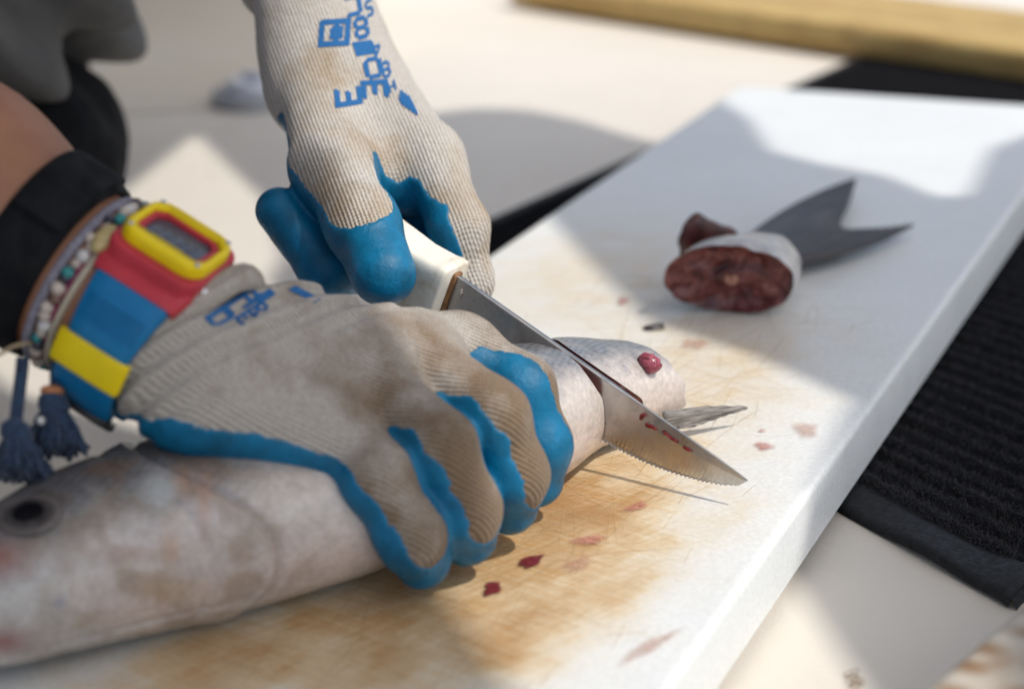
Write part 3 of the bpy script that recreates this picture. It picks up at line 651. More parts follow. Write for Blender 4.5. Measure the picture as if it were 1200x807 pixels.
# handle
secs = []
prf = [(.1870, .0155, .0086), (.1880, .0165, .0096), (.1925, .0165, .0100), (.198, .0155, .0098), (.215, .0142, .0096), (.245, .0146, .0104), (.262, .0140, .0104), (.272, .0135, .0100), (.282, .0145, .0100), (.2865, .0135, .0090), (.288, .0110, .0070)]
pt = np.array(prf); pt[:, 0] = .143 + (pt[:, 0] - .187) * .62; pt[:, 1:] *= .93; tt = np.linspace(pt[0, 0], pt[-1, 0], 90)
for t in tt:
    hh = np.interp(t, pt[:, 0], pt[:, 1]); wd = np.interp(t, pt[:, 0], pt[:, 2]); a = np.linspace(0, 2 * np.pi, 64, endpoint=False); e = 2 / 6.5
    x = np.sign(np.cos(a)) * np.abs(np.cos(a)) ** e * wd; y = np.sign(np.sin(a)) * np.abs(np.sin(a)) ** e * hh
    secs.append(KT + KD * t + KE * (.0113) + np.outer(x, KN) + np.outer(y, KE))
m = Mat('cream_plastic', rough=.38); m.color(m.mix(m.ramp(m.noise(85, 5, .65), [(.52, (0, 0, 0)), (.72, (.75, .75, .75))]), (.74, .70, .60), (.46, .32, .17))); m.bump(m.noise(300, 4), .25, .0006)
hd = obj('handle', mesh_from(*loft(secs)), m.m, knife)
pl = [KT + KD * t + KE * .011 for t in (.1418, .1433)]
rg = [pl[k] + np.outer(np.sign(np.cos(a)) * np.abs(np.cos(a)) ** .31 * .0030, KN) + np.outer(np.sign(np.sin(a)) * np.abs(np.sin(a)) ** .31 * .0122, KE) for k in (0, 1) for a in [np.linspace(0, 6.2832, 40, endpoint=False)]]
obj('ferrule', mesh_from(*loft(rg)), simple('brown_grime', (.20, .095, .035), .5, .4, 500), hd)

# ------------------------------------------------------------------ work gloves
def glove_materials(tag_, base, dirty):
    m = Mat('knit_' + tag_, rough=.9, Sheen_Weight=.12)
    uv = m.attr('kuv'); sep = m.node('SeparateXYZ'); m.ln(uv, sep.inputs[0])
    wob = m.math('MULTIPLY', m.math('SUBTRACT', m.noise(160, 3), .5), .0006)
    u = m.math('ADD', sep.outputs[0], wob); P_ = 2 * math.pi
    wal = m.math('SINE', m.math('MULTIPLY', u, P_ / .0016)); row = m.math('SINE', m.math('MULTIPLY', m.math('ADD', sep.outputs[1], m.math('MULTIPLY', wal, .0002)), P_ / .0013))
    h = m.math('ADD', m.math('MULTIPLY', wal, .65), m.math('MULTIPLY', m.math('MULTIPLY', row, wal), .45))
    n1 = m.noise(38, 5, .6); n2 = m.noise(900, 3, .7)
    fi = m.attr('fing', 'Fac')
    dirtf = m.math('MULTIPLY', m.math('ADD', fi, m.math('MULTIPLY', m.math('SUBTRACT', n1, .47), 2.6)), 1.0)
    c = m.mix(m.ramp(dirtf, [(.15, (0, 0, 0)), (1.0, (1, 1, 1))]), base, dirty)
    sh = m.ramp(m.math('ADD', m.math('MULTIPLY', h, .30), m.math('MULTIPLY', n2, 1.05)), [(.10, (.45, .43, .41)), (.72, (1.10, 1.10, 1.10))])
    m.color(m.mix(1.0, c, sh, 'MULTIPLY')); m.bump(h, .6, .0006); m.bump(n2, .35, .0005); m.bump(m.noise(120, 3), .35, .002)
    return m.m
m = Mat('blue_latex', rough=.36, Specular_IOR_Level=.30)
n1 = m.noise(75, 5, .6); m.color(m.ramp(n1, [(.28, (.0008, .072, .140)), (.55, (.0008, .132, .262)), (.8, (.002, .185, .36))]))
m.rough(m.ramp(m.noise(140, 4), [(.3, (.22,) * 3), (.7, (.50,) * 3)])); m.bump(m.noise(520, 5, .7), .55, .0007); m.bump(m.noise(90, 3), .25, .002)
latex = m.m
m = Mat('print_blue', (.010, .12, .34), .85); m.color(m.ramp(m.noise(1600, 2), [(.22, (.16, .22, .30)), (.36, (.004, .095, .27))])); print_mat = m.m

def build_glove(name, label, L, lo, hi, mats, extra_coat=None, cutplane=None, wrinkle=.0006, ridge=0, knit=None):
    """L: Limbs; cutplane=(point, outward normal) closes the glove at the wrist"""
    def wr(p):
        w = (fbm(p, 65, 3, 3) - .5) * wrinkle * 2
        if ridge:
            x = -(p - cutplane[0]) @ cutplane[1]; w = w + ridge * (np.cos(2 * np.pi * (x + .003 * vnoise(p, 40)) / .0085) * .5 + .5) * np.clip((.026 - x) / .006, 0, 1)
        return w
    def body(p):
        d = L.dist(p) + wr(p)
        if cutplane is not None: d = np.maximum(d, (p - cutplane[0]) @ cutplane[1])
        return d
    def coatf(p):
        r, c, fi, uv = L.fields(p)
        if extra_coat is not None: c = extra_coat(p, c)
        c = c + (fbm(p, 60, 2, 13) - .5) * .0006 + (vnoise(p, 560, 5) - .5) * .0010
        d = r + wr(p)
        d = np.maximum(d - .00032, -c * .9)
        if cutplane is not None: d = np.maximum(d, (p - cutplane[0]) @ cutplane[1] + .004)
        return d
    g = thing(name, label, 'glove', 'knit work gloves with blue rubber palms')
    v, f = nets(body, lo, hi, .0012); me = mesh_from(v, f); r, c, fi, uv = L.fields(v); fattr(me, 'kuv', np.stack([v @ knit[0], v @ knit[1], 0 * r], -1)); fattr(me, 'fing', fi)
    obj('knit_shell', me, mats, g)
    v, f = nets(coatf, lo, hi, .0011, project=1, band=body); obj('rubber_coating', mesh_from(v, f), latex, g)
    return g, body
def knit_axes(a, b, n): l_ = unit(b - a); return np.cross(unit(n - l_ * (n @ l_)), l_), l_
def trace(f, px, py, d0=.4, steps=60):
    o = np.repeat(CAM[None], len(px), 0); r = np.array([ray(x, y) for x, y in zip(px, py)]); r /= np.linalg.norm(r, axis=1)[:, None]
    t = np.full(len(px), d0)
    for _ in range(steps): t = t + np.clip(f(o + r * t[:, None]), -.01, .2) * .9
    return o + r * t[:, None]
GLYPH = {'E': ['11111','10000','10000','11110','10000','10000','11111'], '3': ['11110','00001','00001','01110','00001','00001','11110'], 'O': ['01110','10001','10001','10001','10001','10001','01110'],
 'B': ['11111111','10010001','10111001','10111001','10111001','10010001','11111111'], 'C': ['01111','10000','10000','10000','10000','10000','01111'], '4': ['00010','00110','01010','10010','11111','00010','00010'],
 'S': ['01111','10000','10000','01110','00001','00001','11110'], '8': ['01110','10001','10001','01110','10001','10001','01110'], 'H': ['10001','10001','10001','11111','10001','10001','10001'],
 '0': ['01110','10001','10011','10101','11001','10001','01110'], 'D': ['11110','10001','10001','10001','10001','10001','11110'], 'L': ['10000','10000','10000','10000','10000','10000','11111'],
 'A': ['01110','10001','10001','11111','10001','10001','10001'], '#': ['1'], 'R': ['11110','10001','10001','11110','10100','10010','10001'], '@': ['00100','01110','11111','11111','01111','00111','00011','00001']}
def prints(f, items, parent):
    """items: glyph, centre px, height vector px (towards glyph top), width px -> quads laid on the surface f"""
    for g, cx_, cy_, ux, uy, wx, wy in items:
        bm_ = GLYPH[g]
        if len(bm_) > 1:
            o_ = np.kron(np.array([[int(c) for c in r] for r in bm_]), np.ones((2, 2), int)); o_ = np.pad(o_, ((0, 1), (0, 1))); o_ = np.maximum.reduce([o_, np.roll(o_, 1, 0), np.roll(o_, 1, 1)]); bm_ = [''.join(map(str, r)) for r in o_]
        R_, C_ = len(bm_), len(bm_[0]); vs2, fs2 = [], []; vid = {}
        def vert(i, j):
            if (i, j) not in vid:
                a = (j / (C_ * 2) - .5) * 1.08; b = (.5 - i / (R_ * 2)) * 1.08; vid[(i, j)] = len(vs2); vs2.append((cx_ + wx * a + ux * b, cy_ + wy * a + uy * b))
            return vid[(i, j)]
        for i in range(R_):
            for j in range(C_):
                if bm_[i][j] != '1': continue
                for di in (0, 1):
                    for dj in (0, 1):
                        y, x = 2 * i + di, 2 * j + dj; fs2.append((vert(y, x), vert(y + 1, x), vert(y + 1, x + 1), vert(y, x + 1)))
        pts = np.array(vs2); w = trace(f, pts[:, 0], pts[:, 1]); e = 4e-4
        gr = np.stack([f(w + np.eye(3)[k] * e) - f(w) for k in range(3)], -1); gr /= np.linalg.norm(gr, axis=1)[:, None] + 1e-9
        obj('printed_mark', mesh_from(w + gr * .0004, fs2), print_mat, parent)

# near glove: right hand spread over the fish
RH = Limbs(); bk = cdir(.10, .78, .62)
PALM = PD(300, 425, .665); lx = unit(PD(540, 430, .69) - PD(262, 430, .655)); ly = unit(np.cross(bk, lx))
def poff(a): return ((a - PALM) @ np.cross(bk - lx * (bk @ lx), lx), (a - PALM) @ lx)
fingers = dict(
  index=([(335, 392, .678), (538, 412, .714), (611, 456, .706), (632, 520, .708), (628, 562, .714)], [.0165, .0130, .0116, .0108, .0098], cdir(.50, .76, -.36)),
  middle=([(300, 410, .668), (490, 426, .692), (578, 488, .675), (603, 556, .680), (597, 592, .690)], [.0170, .0136, .0120, .0112, .0102], cdir(.62, .45, .62)),
  ring=([(264, 430, .656), (432, 450, .677), (515, 524, .657), (547, 596, .662), (547, 628, .671)], [.0175, .0136, .0120, .0112, .0102], cdir(.52, .38, .76)),
  little=([(236, 452, .646), (376, 486, .664), (440, 558, .647), (480, 626, .650), (495, 655, .660)], [.0170, .0134, .0116, .0108, .0098], cdir(.40, .34, .84)))
for gi, (nm, (js, rs, dr)) in enumerate(fingers.items()):
    pts = [PD(*j) for j in js]
    RH.add(pts[0], pts[1], rs[0], rs[1], bk, (-.02, .02), 0, .014, .12, off=poff(pts[0]))
    o0 = poff(pts[1]); L_ = 0
    for k in (1, 2, 3):
        dk_ = unit(bk * ((.55 if k == 1 else .12) if nm != 'index' else .05) + dr)
        c0 = ({1: (.16, .54), 2: (.54, .64), 3: (.64, 2.1)} if nm != 'index' else {1: (.15, .50), 2: (.50, .65), 3: (.65, 2.4)})[k]
        RH.add(pts[k], pts[k + 1], rs[k], rs[k + 1], dk_, c0, gi + 1, .006, .75 if k == 1 else 1.0, off=(o0[0], o0[1] + L_))['pw'] = 2 if k == 3 else 1; L_ += np.linalg.norm(pts[k + 1] - pts[k])
    # root of the finger belongs to the palm too, so that the knuckle blends
    RH.add(pts[1], pts[1] + (pts[2] - pts[1]) * .14, rs[1], rs[1] * .96, None, grp=0, k=.007)
uln = RH.add(PD(228, 466, .642), PD(392, 524, .653), .0165, .0135, bk, (.42, .5), 0, .014, .1, off=poff(PD(228, 466, .642)))
RH.add(PD(330, 420, .69), PD(470, 460, .715), .018, .016, bk, (.6, .6), 0, .014, .1, off=(0, 0))
RH.add(PD(350, 400, .695), PD(450, 420, .735), .0165, .0135, bk, (.5, .5), 9, .01, .3, off=(0, 0))
RH.add(PD(450, 420, .735), PD(520, 465, .752), .0130, .0110, bk, (.6, 1.2), 9, .01, .3, off=(0, 0))
# wrist part of the glove
for a_, b_, ra, rb in (((236, 450, .646), (162, 418, .637), .0165, .0160), ((300, 415, .668), (205, 393, .642), .019, .020), ((330, 396, .678), (266, 356, .658), .0150, .0150)):
    RH.add(PD(*a_), PD(*b_), ra, rb, bk, (-.75, -.9), 0, .016, 0., off=(poff(PD(*a_))[0], 0))
ARM_R = PD(-150, 168, .655); CUFF_R = PD(208, 398, .645); AR = unit(CUFF_R - ARM_R)      # forearm axis, towards the hand
CUN = cdir(.56, -.83, .12)
knit_r = glove_materials('near', (.43, .39, .34), (.20, .135, .08))
pts_all = np.array([q['a'] for q in RH.b] + [q['b'] for q in RH.b])
gR, fR = build_glove('work_glove', 'dirty knit glove with blue rubber coating gripping the fish, nearest the camera', RH, pts_all.min(0) - .026, pts_all.max(0) + .026, knit_r,
    cutplane=(CUFF_R, -CUN), ridge=.0024, knit=knit_axes(PD(262, 430, .655), PD(560, 545, .668), cdir(.15, .5, .85)))
# rolled hem of the cuff
up_r = unit(cdir(.83, .56, 0) - CUN * (cdir(.83, .56, 0) @ CUN)); sd_r = np.cross(CUN, up_r)
def ring_pts(c, ax, ux, uy, ru, rv, n=96, ph=0): a = np.linspace(0, 2 * np.pi, n, endpoint=False); return c + np.outer(np.cos(a) * ru, ux) + np.outer(np.sin(a) * rv, uy)
def ring_tube(c, ax, ux, uy, ru, rv, r, m=14, n=110, wob=.0):
    ct = ring_pts(c, ax, ux, uy, ru, rv, n); ct = ct + (fbm(ct, 60, 2)[:, None] - .5) * wob * ax; out = np.array([unit(p - c) for p in ct]); b = np.linspace(0, 2 * np.pi, m, endpoint=False)
    g = ct[:, None] + r * (np.cos(b)[None, :, None] * out[:, None] + np.sin(b)[None, :, None] * ax[None, None]); k = np.arange(n)[:, None] * m + np.arange(m)[None]; k2 = np.roll(k, -1, 0)
    q = np.stack([k, np.roll(k, -1, 1), np.roll(k2, -1, 1), k2], -1).reshape(-1, 4); v = g.reshape(-1, 3)
    uv = np.stack([np.repeat(np.linspace(0, .2, n), m), np.tile(np.linspace(0, .03, m), n), np.zeros(n * m)], -1); return v, q, uv
for off, ru, rr in ((-.003, .0305, .0046),):
    v, q, uv = ring_tube(CUFF_R + CUN * off, CUN, up_r, sd_r, ru, .0235, rr, wob=.006); me = mesh_from(v, q); fattr(me, 'kuv', uv); fattr(me, 'fing', np.full(len(v), .05)); obj('cuff_hem', me, knit_r, gR)
prints(fR, [('D', 258, 371, 24, -14, 13, 12), ('L', 274, 360, 22, -13, 12, 10), ('A', 290, 350, 20, -13, 12, 10), ('E', 287, 372, 16, -10, 10, 9), ('R', 303, 362, 16, -10, 10, 9), ('#', 306, 344, 18, -11, 12, 12), ('#', 356, 345, 8, -4, 28, 15)], gR)

# far glove: left hand around the knife handle
LK = .93; PL = lambda x, y, d: PD(x, y, d * LK)
LH = Limbs(); bkl = cdir(-.05, .35, .93)
PALM = PL(385, 75, .935); lx = unit(PL(470, 185, .905) - PL(385, 75, .935))
def poff(a): return ((a - PALM) @ np.cross(bkl - lx * (bkl @ lx), lx), (a - PALM) @ lx)
LF = dict(
  index=([(418, 78, .945), (503, 186, .893), (539, 268, .868), (546, 330, .872), (520, 372, .876)], [.0165, .0142, .0124, .0112, .0100], cdir(.80, .35, .42), (.18, .18)),
  middle=([(400, 72, .950), (488, 196, .918), (522, 300, .900), (384, 318, .858), (327, 247, .866)], [.0165, .0140, .0118, .0110, .0102], cdir(.5, -.5, -.6), (1.4, 1.4)),
  ring=([(382, 72, .952), (455, 200, .940), (478, 290, .926), (420, 285, .898), (396, 238, .902)], [.0165, .0136, .0112, .0105, .0095], cdir(.6, .2, -.6), (1.4, 1.4)),
  little=([(365, 76, .946), (425, 195, .946), (440, 262, .936), (408, 262, .918), (394, 226, .920)], [.0165, .0130, .0105, .0100, .0090], cdir(.6, .2, -.6), (1.4, 1.4)))
for gi, (nm, (js, rs, dr, c0)) in enumerate(LF.items()):
    pts = [PL(*j) for j in js]
    rs = [r * LK for r in rs]
    LH.add(pts[0], pts[1], rs[0], rs[1], bkl, (-.35, -.25 if nm == 'index' else -.3), 0, .016, .05, off=poff(pts[0])); o0 = poff(pts[1]); L_ = 0
    for k in (1, 2, 3):
        LH.add(pts[k], pts[k + 1], rs[k], rs[k + 1], unit(dr + (bkl * .5 if (k == 1 and nm == 'index') else 0)), c0 if nm != 'index' else {1: (-.05, .34), 2: (.34, .40), 3: (.4, .8)}[k], gi + 1, .006, .35, off=(o0[0], o0[1] + L_)); L_ += np.linalg.norm(pts[k + 1] - pts[k])
    if nm in ('index', 'middle'): LH.add(pts[1], pts[1] + (pts[2] - pts[1]) * .3, rs[1], rs[1] * .95, None, grp=0, k=.010)
th = [PL(*j) for j in ((372, 110, .918), (388, 196, .868), (424, 262, .838), (449, 320, .822))]; tr = [r * LK for r in (.0175, .0165, .0145, .0137)]; tdr = cdir(.16, .14, .97)
for k, cc in ((0, (-.05, .26)), (1, (.26, .56)), (2, (.56, 2.3))):
    LH.add(th[k], th[k + 1], tr[k], tr[k + 1], tdr, cc, 0 if k == 0 else 7, .012 if k == 0 else .008, .25 + .2 * k, off=(poff(th[0])[0], poff(th[0])[1] + .03 * k))['pw'] = 1.6 if k == 2 else 1
LH.add(th[1], th[1] + (th[2] - th[1]) * .3, tr[1], tr[1] * .95, None, grp=0, k=.01)
LH.add(PL(425, 205, .886), PL(492, 222, .896), .0125, .0110, cdir(.3, .9, .3), (.35, .35), 0, .010, .1, off=(0, 0))
LH.add(PL(385, 105, .932), PL(455, 188, .902), .0170, .0155, bkl, (-.35, -.2), 0, .014, .05, off=poff(PL(385, 105, .932)))
LH.add(PL(390, 100, .93), PL(365, -60, .965), .0235, .0235, bkl, (-1.5, -1.5), 0, .016, 0., off=(poff(PL(390, 100, .93))[0], .0))
LH.add(PL(375, 90, .93), PL(345, -60, .955), .0205, .0215, bkl, (-1.3, -1.5), 0, .016, 0., off=(poff(PL(375, 90, .93))[0], .0))
CUFF_L = PL(352, -32, .957); ELB_L = PD(160, -420, 1.10); AL = unit(CUFF_L - ELB_L)
knit_l = glove_materials('far', (.52, .485, .44), (.36, .27, .175))
pts_all = np.array([q['a'] for q in LH.b] + [q['b'] for q in LH.b])
gL, fL = build_glove('work_glove', 'cleaner knit glove with blue printed back, thumb on the knife handle', LH, pts_all.min(0) - .028, pts_all.max(0) + .028, knit_l, cutplane=(CUFF_L, -AL), knit=knit_axes(PL(375, 40, .94), PL(450, 230, .87), cdir(0, .2, .97)))
upl = unit(np.cross(AL, cdir(0, 0, 1))); v, q, uv = ring_tube(CUFF_L, AL, upl, np.cross(AL, upl), .0250, .0232, .0045); me = mesh_from(v, q); fattr(me, 'kuv', uv); fattr(me, 'fing', np.zeros(len(v))); obj('cuff_hem', me, knit_l, gL)
prints(fL, [('B', 392, 39, -2, 30, -34, 2), ('E', 408, 114, -30, 5, -2, -20), ('E', 439, 105, 30, -2, 2, 20), ('O', 437, 80, 5, 23, -20, 4), ('#', 426, 57, 5, 15, -21, 3), ('8', 423, 33, 4, 25, -16, 4), ('C', 414, 7, 4, 23, -17, 4),
            ('4', 440, 58, 5, 16, -9, 5), ('8', 452, 82, 4, 18, -9, 5), ('S', 432, 10, 4, 18, -8, 4), ('H', 459, 102, 3, 11, -8, 5), ('@', 477, 122, -14, -28, 12, -3)], gL)
# ------------------------------------------------------------------ person (kneeling at the left, mostly out of frame)
m = Mat('tanned_skin', rough=.5, Subsurface_Weight=.12, Subsurface_Scale=.004); m.b.inputs['Subsurface Radius'].default_value = (1, .35, .2)
m.color(m.ramp(m.noise(45, 5, .6), [(.3, (.20, .080, .036)), (.7, (.275, .118, .058))])); m.bump(m.noise(600, 4), .3, .0006)
human_skin = m.m
pel = PD(-190, 60, 1.30); pel[2] = .10; che = np.array([-.42, .12, .44]); fac = np.array([.857, -.51, 0]); sR = che + .17 * np.array([-.51, -.857, 0]) + np.array([0, 0, .05]); sL = che - .17 * np.array([-.51, -.857, 0]) + np.array([0, 0, .06])
eR = PD(-430, 40, .76); BODY = Limbs()
W_R = CUFF_R + AR * .02
BODY.add(pel, che, .125, .135, k=.05); BODY.add(sR, sL, .065, .065, k=.05)
BODY.add(sR, eR, .055, .043, k=.03); BODY.add(eR, PD(-60, 226, .652), .043, .0355, k=.03); BODY.add(PD(-60, 226, .652), CUFF_R - AR * .030, .0355, .0275, k=.02); BODY.add(CUFF_R - AR * .030, CUFF_R - AR * .002, .0262, .0200, k=.01)
BODY.add(sL, ELB_L, .055, .043, k=.03); BODY.add(ELB_L, CUFF_L, .042, .0235, k=.02); BODY.add(CUFF_L, CUFF_L + AL * .01, .0195, .014, k=.01)
nk_ = che + fac * .10 + np.array([0, 0, .13]); BODY.add(che + fac * .03 + np.array([0, 0, .08]), nk_, .06, .055, k=.03); hdc = nk_ + fac * .10 + np.array([0, 0, .07]); BODY.add(hdc, hdc + fac * .035 + np.array([0, 0, -.06]), .092, .066, k=.03)
kneeR = PD(-40, 170, 1.06); kneeR[2] = .03; kneeL = PD(-30, 150, 1.30); kneeL[2] = .03
for kn in (kneeR, kneeL):
    hp = pel + unit(np.array([kn[0] - pel[0], kn[1] - pel[1], 0])) * .05 + (_b * .08 if kn is kneeR else -_b * .08)
    BODY.add(hp, kn, .085, .058, k=.04); an_ = kn + np.array([-.30, .06, -.005]); BODY.add(kn, an_, .052, .036, k=.03); BODY.add(an_, an_ + np.array([-.12, .02, -.01]), .034, .026, k=.02)
bp = np.array([q['a'] for q in BODY.b] + [q['b'] for q in BODY.b])
v, f = nets(lambda p: BODY.dist(p), bp.min(0) - .15, bp.max(0) + .15, .0065)
person = obj('person', mesh_from(v, f), human_skin)
tag(person, 'person in grey shirt and black trousers reaching in with both gloved hands', 'person')
SH = Limbs(); SH.add(pel + np.array([0, 0, .0]), che, .150, .150, k=.05); SH.add(sR, sL, .080, .080, k=.05); SH.add(sR, sR + (eR - sR) * .6, .070, .066, k=.03); SH.add(sL, sL + (ELB_L - sL) * .6, .070, .066, k=.03)
hem0 = PD(26, 44, 1.12); SH.add(pel + (hem0 - pel) * .3 + np.array([0, 0, .06]), hem0, .10, .030, k=.06); SH.add(pel + np.array([0, 0, .03]), PD(88, 0, 1.16), .10, .024, k=.06); SH.add(PD(-170, -30, .97), PD(30, 22, 1.02), .050, .024, k=.05); SH.add(PD(30, 22, 1.02), PD(84, -8, 1.05), .024, .022, k=.03); SH.add(pel + np.array([0, 0, .1]), PD(-60, -20, 1.02), .10, .045, k=.05); SH.add(PD(26, 44, 1.12), PD(88, 0, 1.16), .028, .024, k=.04)
def shirt_d(p): return SH.dist(p) + .026 * (np.sin(p @ np.array([38., 60, 75]) + 4 * fbm(p, 9, 2, 3)) * .5) + (fbm(p, 16, 2, 7) - .5) * .02
sp_ = np.array([q['a'] for q in SH.b] + [q['b'] for q in SH.b]); v, f = nets(shirt_d, sp_.min(0) - .17, sp_.max(0) + .17, .007)
obj('shirt', mesh_from(v, f), simple('grey_cotton', (.085, .083, .083), .9, .15, 30, .4, 900), person)
TR = Limbs(); TR.add(pel, pel + np.array([0, 0, .06]), .135, .13, k=.05)
for kn in (kneeR, kneeL):
    hp = pel + unit(np.array([kn[0] - pel[0], kn[1] - pel[1], 0])) * .05 + (_b * .08 if kn is kneeR else -_b * .08); TR.add(hp, kn, .098, .072, k=.04); an_ = kn + np.array([-.30, .06, -.005]); TR.add(kn, an_, .066, .05, k=.04)
kx = PD(52, 150, 1.14); TR.add((kneeR + kneeL) * .5 * np.array([1, 1, 1]), kx, .07, .044, k=.05)
def trou_d(p): return np.maximum(TR.dist(p) + (fbm(p, 14, 3, 17) - .5) * .02, DECK_Z + .001 - p[:, 2])
tp_ = np.array([q['a'] for q in TR.b] + [q['b'] for q in TR.b]); v, f = nets(trou_d, tp_.min(0) - .13, tp_.max(0) + .13, .0065)
obj('trousers', mesh_from(v, f), simple('black_cotton', (.0035, .0035, .0042), .95, .3, 30, .4, 900, Specular_IOR_Level=.15), person)
obj('hair', mesh_from(*nets(lambda p: np.maximum(cone_d(p, hdc + np.array([-.01, .0, .015]), hdc + np.array([0, 0, .01]), .095, .09)[0] + (fbm(p, 60, 2) - .5) * .01, -(p - hdc) @ np.array([-.5, .3, .8])), hdc - .13, hdc + .13, .006)), simple('dark_hair', (.02, .012, .008), .6, .4, 200), person)

# ------------------------------------------------------------------ things on the right wrist
upw = cdir(.55, .83, 0); upw = unit(upw - AR * (upw @ AR)); tov = np.cross(AR, upw); tov = tov if tov @ cdir(0, 0, 1) > 0 else -tov     # tov: towards the viewer
def arm_c(px_off): return CUFF_R - AR * px_off
def arm_ring(c, ang, r): return c + r * (math.cos(ang) * upw + math.sin(ang) * tov)
def band(c, a0, a1, r, w0, w1, th, n=60, edge=.0008, wfun=None):
    """strap section bent round the arm from angle a0 to a1 (0 = top, + towards the viewer)"""
    rings = []
    for k, a in enumerate(np.linspace(a0, a1, n)):
        t = k / (n - 1); w = w0 + (w1 - w0) * t
        if wfun: w = wfun(t)
        o_ = math.cos(a) * upw + math.sin(a) * tov; h = w / 2; e = min(edge, th * .45)
        sec = [(-h, 0), (-h, th - e), (-h + e, th), (-h * .5, th + .0003), (h * .5, th + .0003), (h - e, th), (h, th - e), (h, 0)]
        rings.append([c + AR * x + o_ * (r + y) for x, y in sec])
    return mesh_from(*loft(rings))
WC = CUFF_R - AR * .0135 - upw * .003
yel = simple('yellow_resin', (.74, .55, .002), .42, .06, 120, Specular_IOR_Level=.3); red = simple('red_resin', (.42, .030, .045), .45, .08, 120, Specular_IOR_Level=.3); blu = simple('blue_resin', (.001, .135, .31), .5, .08, 120, Specular_IOR_Level=.3)
lcd = simple('lcd_grey', (.085, .095, .115), .12, .15, 90); stl = Mat('steel', (.6, .6, .6), .25, Metallic=1.0).m; stl_d = simple('lcd_digit', (.03, .033, .04), .2, .05)
watch = thing('wrist_watch', 'red, yellow and blue digital sports watch strapped round the near wrist', 'watch')
WA = .50; WN = unit(math.cos(WA) * upw + math.sin(WA) * tov); WY = unit(np.cross(WN, AR)); WO = WC + WN * .0265
WM = frame(WO, AR, WY, WN) @ Matrix.Diagonal((.80, .86, .86, 1))                            # local x along the arm, y round the wrist, z outwards
def rrect(w, h, c, n=5, notch=0):
    pts = []
    for sx, sy, a0 in ((1, 1, 0), (-1, 1, 90), (-1, -1, 180), (1, -1, 270)):
        for k in range(n):
            a = math.radians(a0 + 90 * k / (n - 1)); pts.append((sx * (w / 2 - c) + c * math.cos(a), sy * (h / 2 - c) + c * math.sin(a)))
    return pts
case = obj('case', xf(prism(rrect(.0420, .0420, .008), .0095, .0015, -.001), WM), red, watch)
hole = [(-.0158, -.0068), (-.0125, -.0105), (-.0085, -.0105), (-.0070, -.0090), (.0070, -.0090), (.0085, -.0105), (.0125, -.0105), (.0158, -.0068), (.0158, .0080), (.0118, .0118), (-.0118, .0118), (-.0158, .0080)]
obj('bezel', xf(prism(rrect(.0385, .0330, .0085), .0052, .0016, .0086, hole=hole), WM), yel, watch)
obj('dial_frame', xf(prism(hole, .0030, 0, .0086, hole=[(x * .84, y * .80) for x, y in hole]), WM), red, watch)
sc_ = obj('screen', xf(bevel_box(.0290, .0200, .0012, .0004, 2, (0, 0, .0094)), WM), lcd, watch)
for dx in (-.0075, -.0030, .0030, .0075):
    for (x, y, w, h) in ((0, .003, .0022, .0006), (0, 0, .0022, .0006), (0, -.003, .0022, .0006), (.0013, .0015, .0005, .0024), (-.0013, -.0015, .0005, .0024)): obj('digit_segment', xf(bevel_box(w, h, .0001, .00003, 1, (dx + x, y, .01006)), WM), stl_d, sc_)
for sx in (-1, 1):
    for sy in (-1, 1): obj('screw', xf(mesh_from(*disc_prof([(.0011, .0), (.0011, .0007), (.0008, .0009), (.0003, .0006)], 16)), WM @ Matrix.Translation((sx * .0158, sy * .0128, .0136))), stl, watch)
for sy in (-.010, .010):
    for sx in (-1, 1): obj('button', xf(mesh_from(*tube([(sx * .020, sy, .004), (sx * .0232, sy, .004)], .0016, 12)), WM), stl, watch)
ang = lambda a: WA + a
for sg in (1, -1):
    obj('lug', band(WC, ang(sg * .46), ang(sg * .72), .0278, .034, .030, .0055, 14), red, watch)
    st_ = obj('strap', band(WC, ang(sg * .62), ang(sg * (2.45 if sg > 0 else 3.3)), .0282, .030, .020, .0046, 70, wfun=lambda t: .0275 - .006 * min(1, t * 2.2)), blu, watch)
    for k in range(6): obj('strap_ridge', band(WC, ang(sg * (.95 + k * .045)), ang(sg * (.965 + k * .045)), .0327, .021, .021, .0006, 3), blu, st_)
obj('strap_keeper', band(WC, ang(1.38), ang(1.72), .0312, .0255, .0255, .0032, 20), yel, watch)
obj('buckle_tongue', band(WC, ang(2.30), ang(2.62), .0315, .0235, .0235, .003, 16), simple('black_resin', (.01, .01, .012), .4), watch)

def arm_r(off): return np.interp(off, [0, .02, .04, .07, .12], [.0255, .0268, .0285, .0315, .036])
wb = thing('wristband', 'wide black fabric wristband on the bare forearm above the watch', 'wristband')
C2 = arm_c(.0515); n_ = 90; rings = []
for x, e in ((-.0105, 0), (-.0100, .0016), (-.006, .0022), (0, .0024), (.006, .0022), (.0100, .0016), (.0105, 0)):
    a = np.linspace(0, 2 * np.pi, n_, endpoint=False); rr = arm_r(.0515 - x) + .0022 + e; rings.append(C2 + AR * x + np.outer(np.cos(a) * rr, upw) + np.outer(np.sin(a) * rr, tov))
wbm = simple('black_neoprene', (.0035, .004, .0055), .8, .3, 60, .3, 1400, Specular_IOR_Level=.2); obj('sleeve', mesh_from(*loft(rings, False)), wbm, wb)
obj('overlap_flap', xf(band(C2, .15, 1.25, arm_r(.0515) + .0046, .0195, .0195, .0016, 30), Matrix()), wbm, wb)

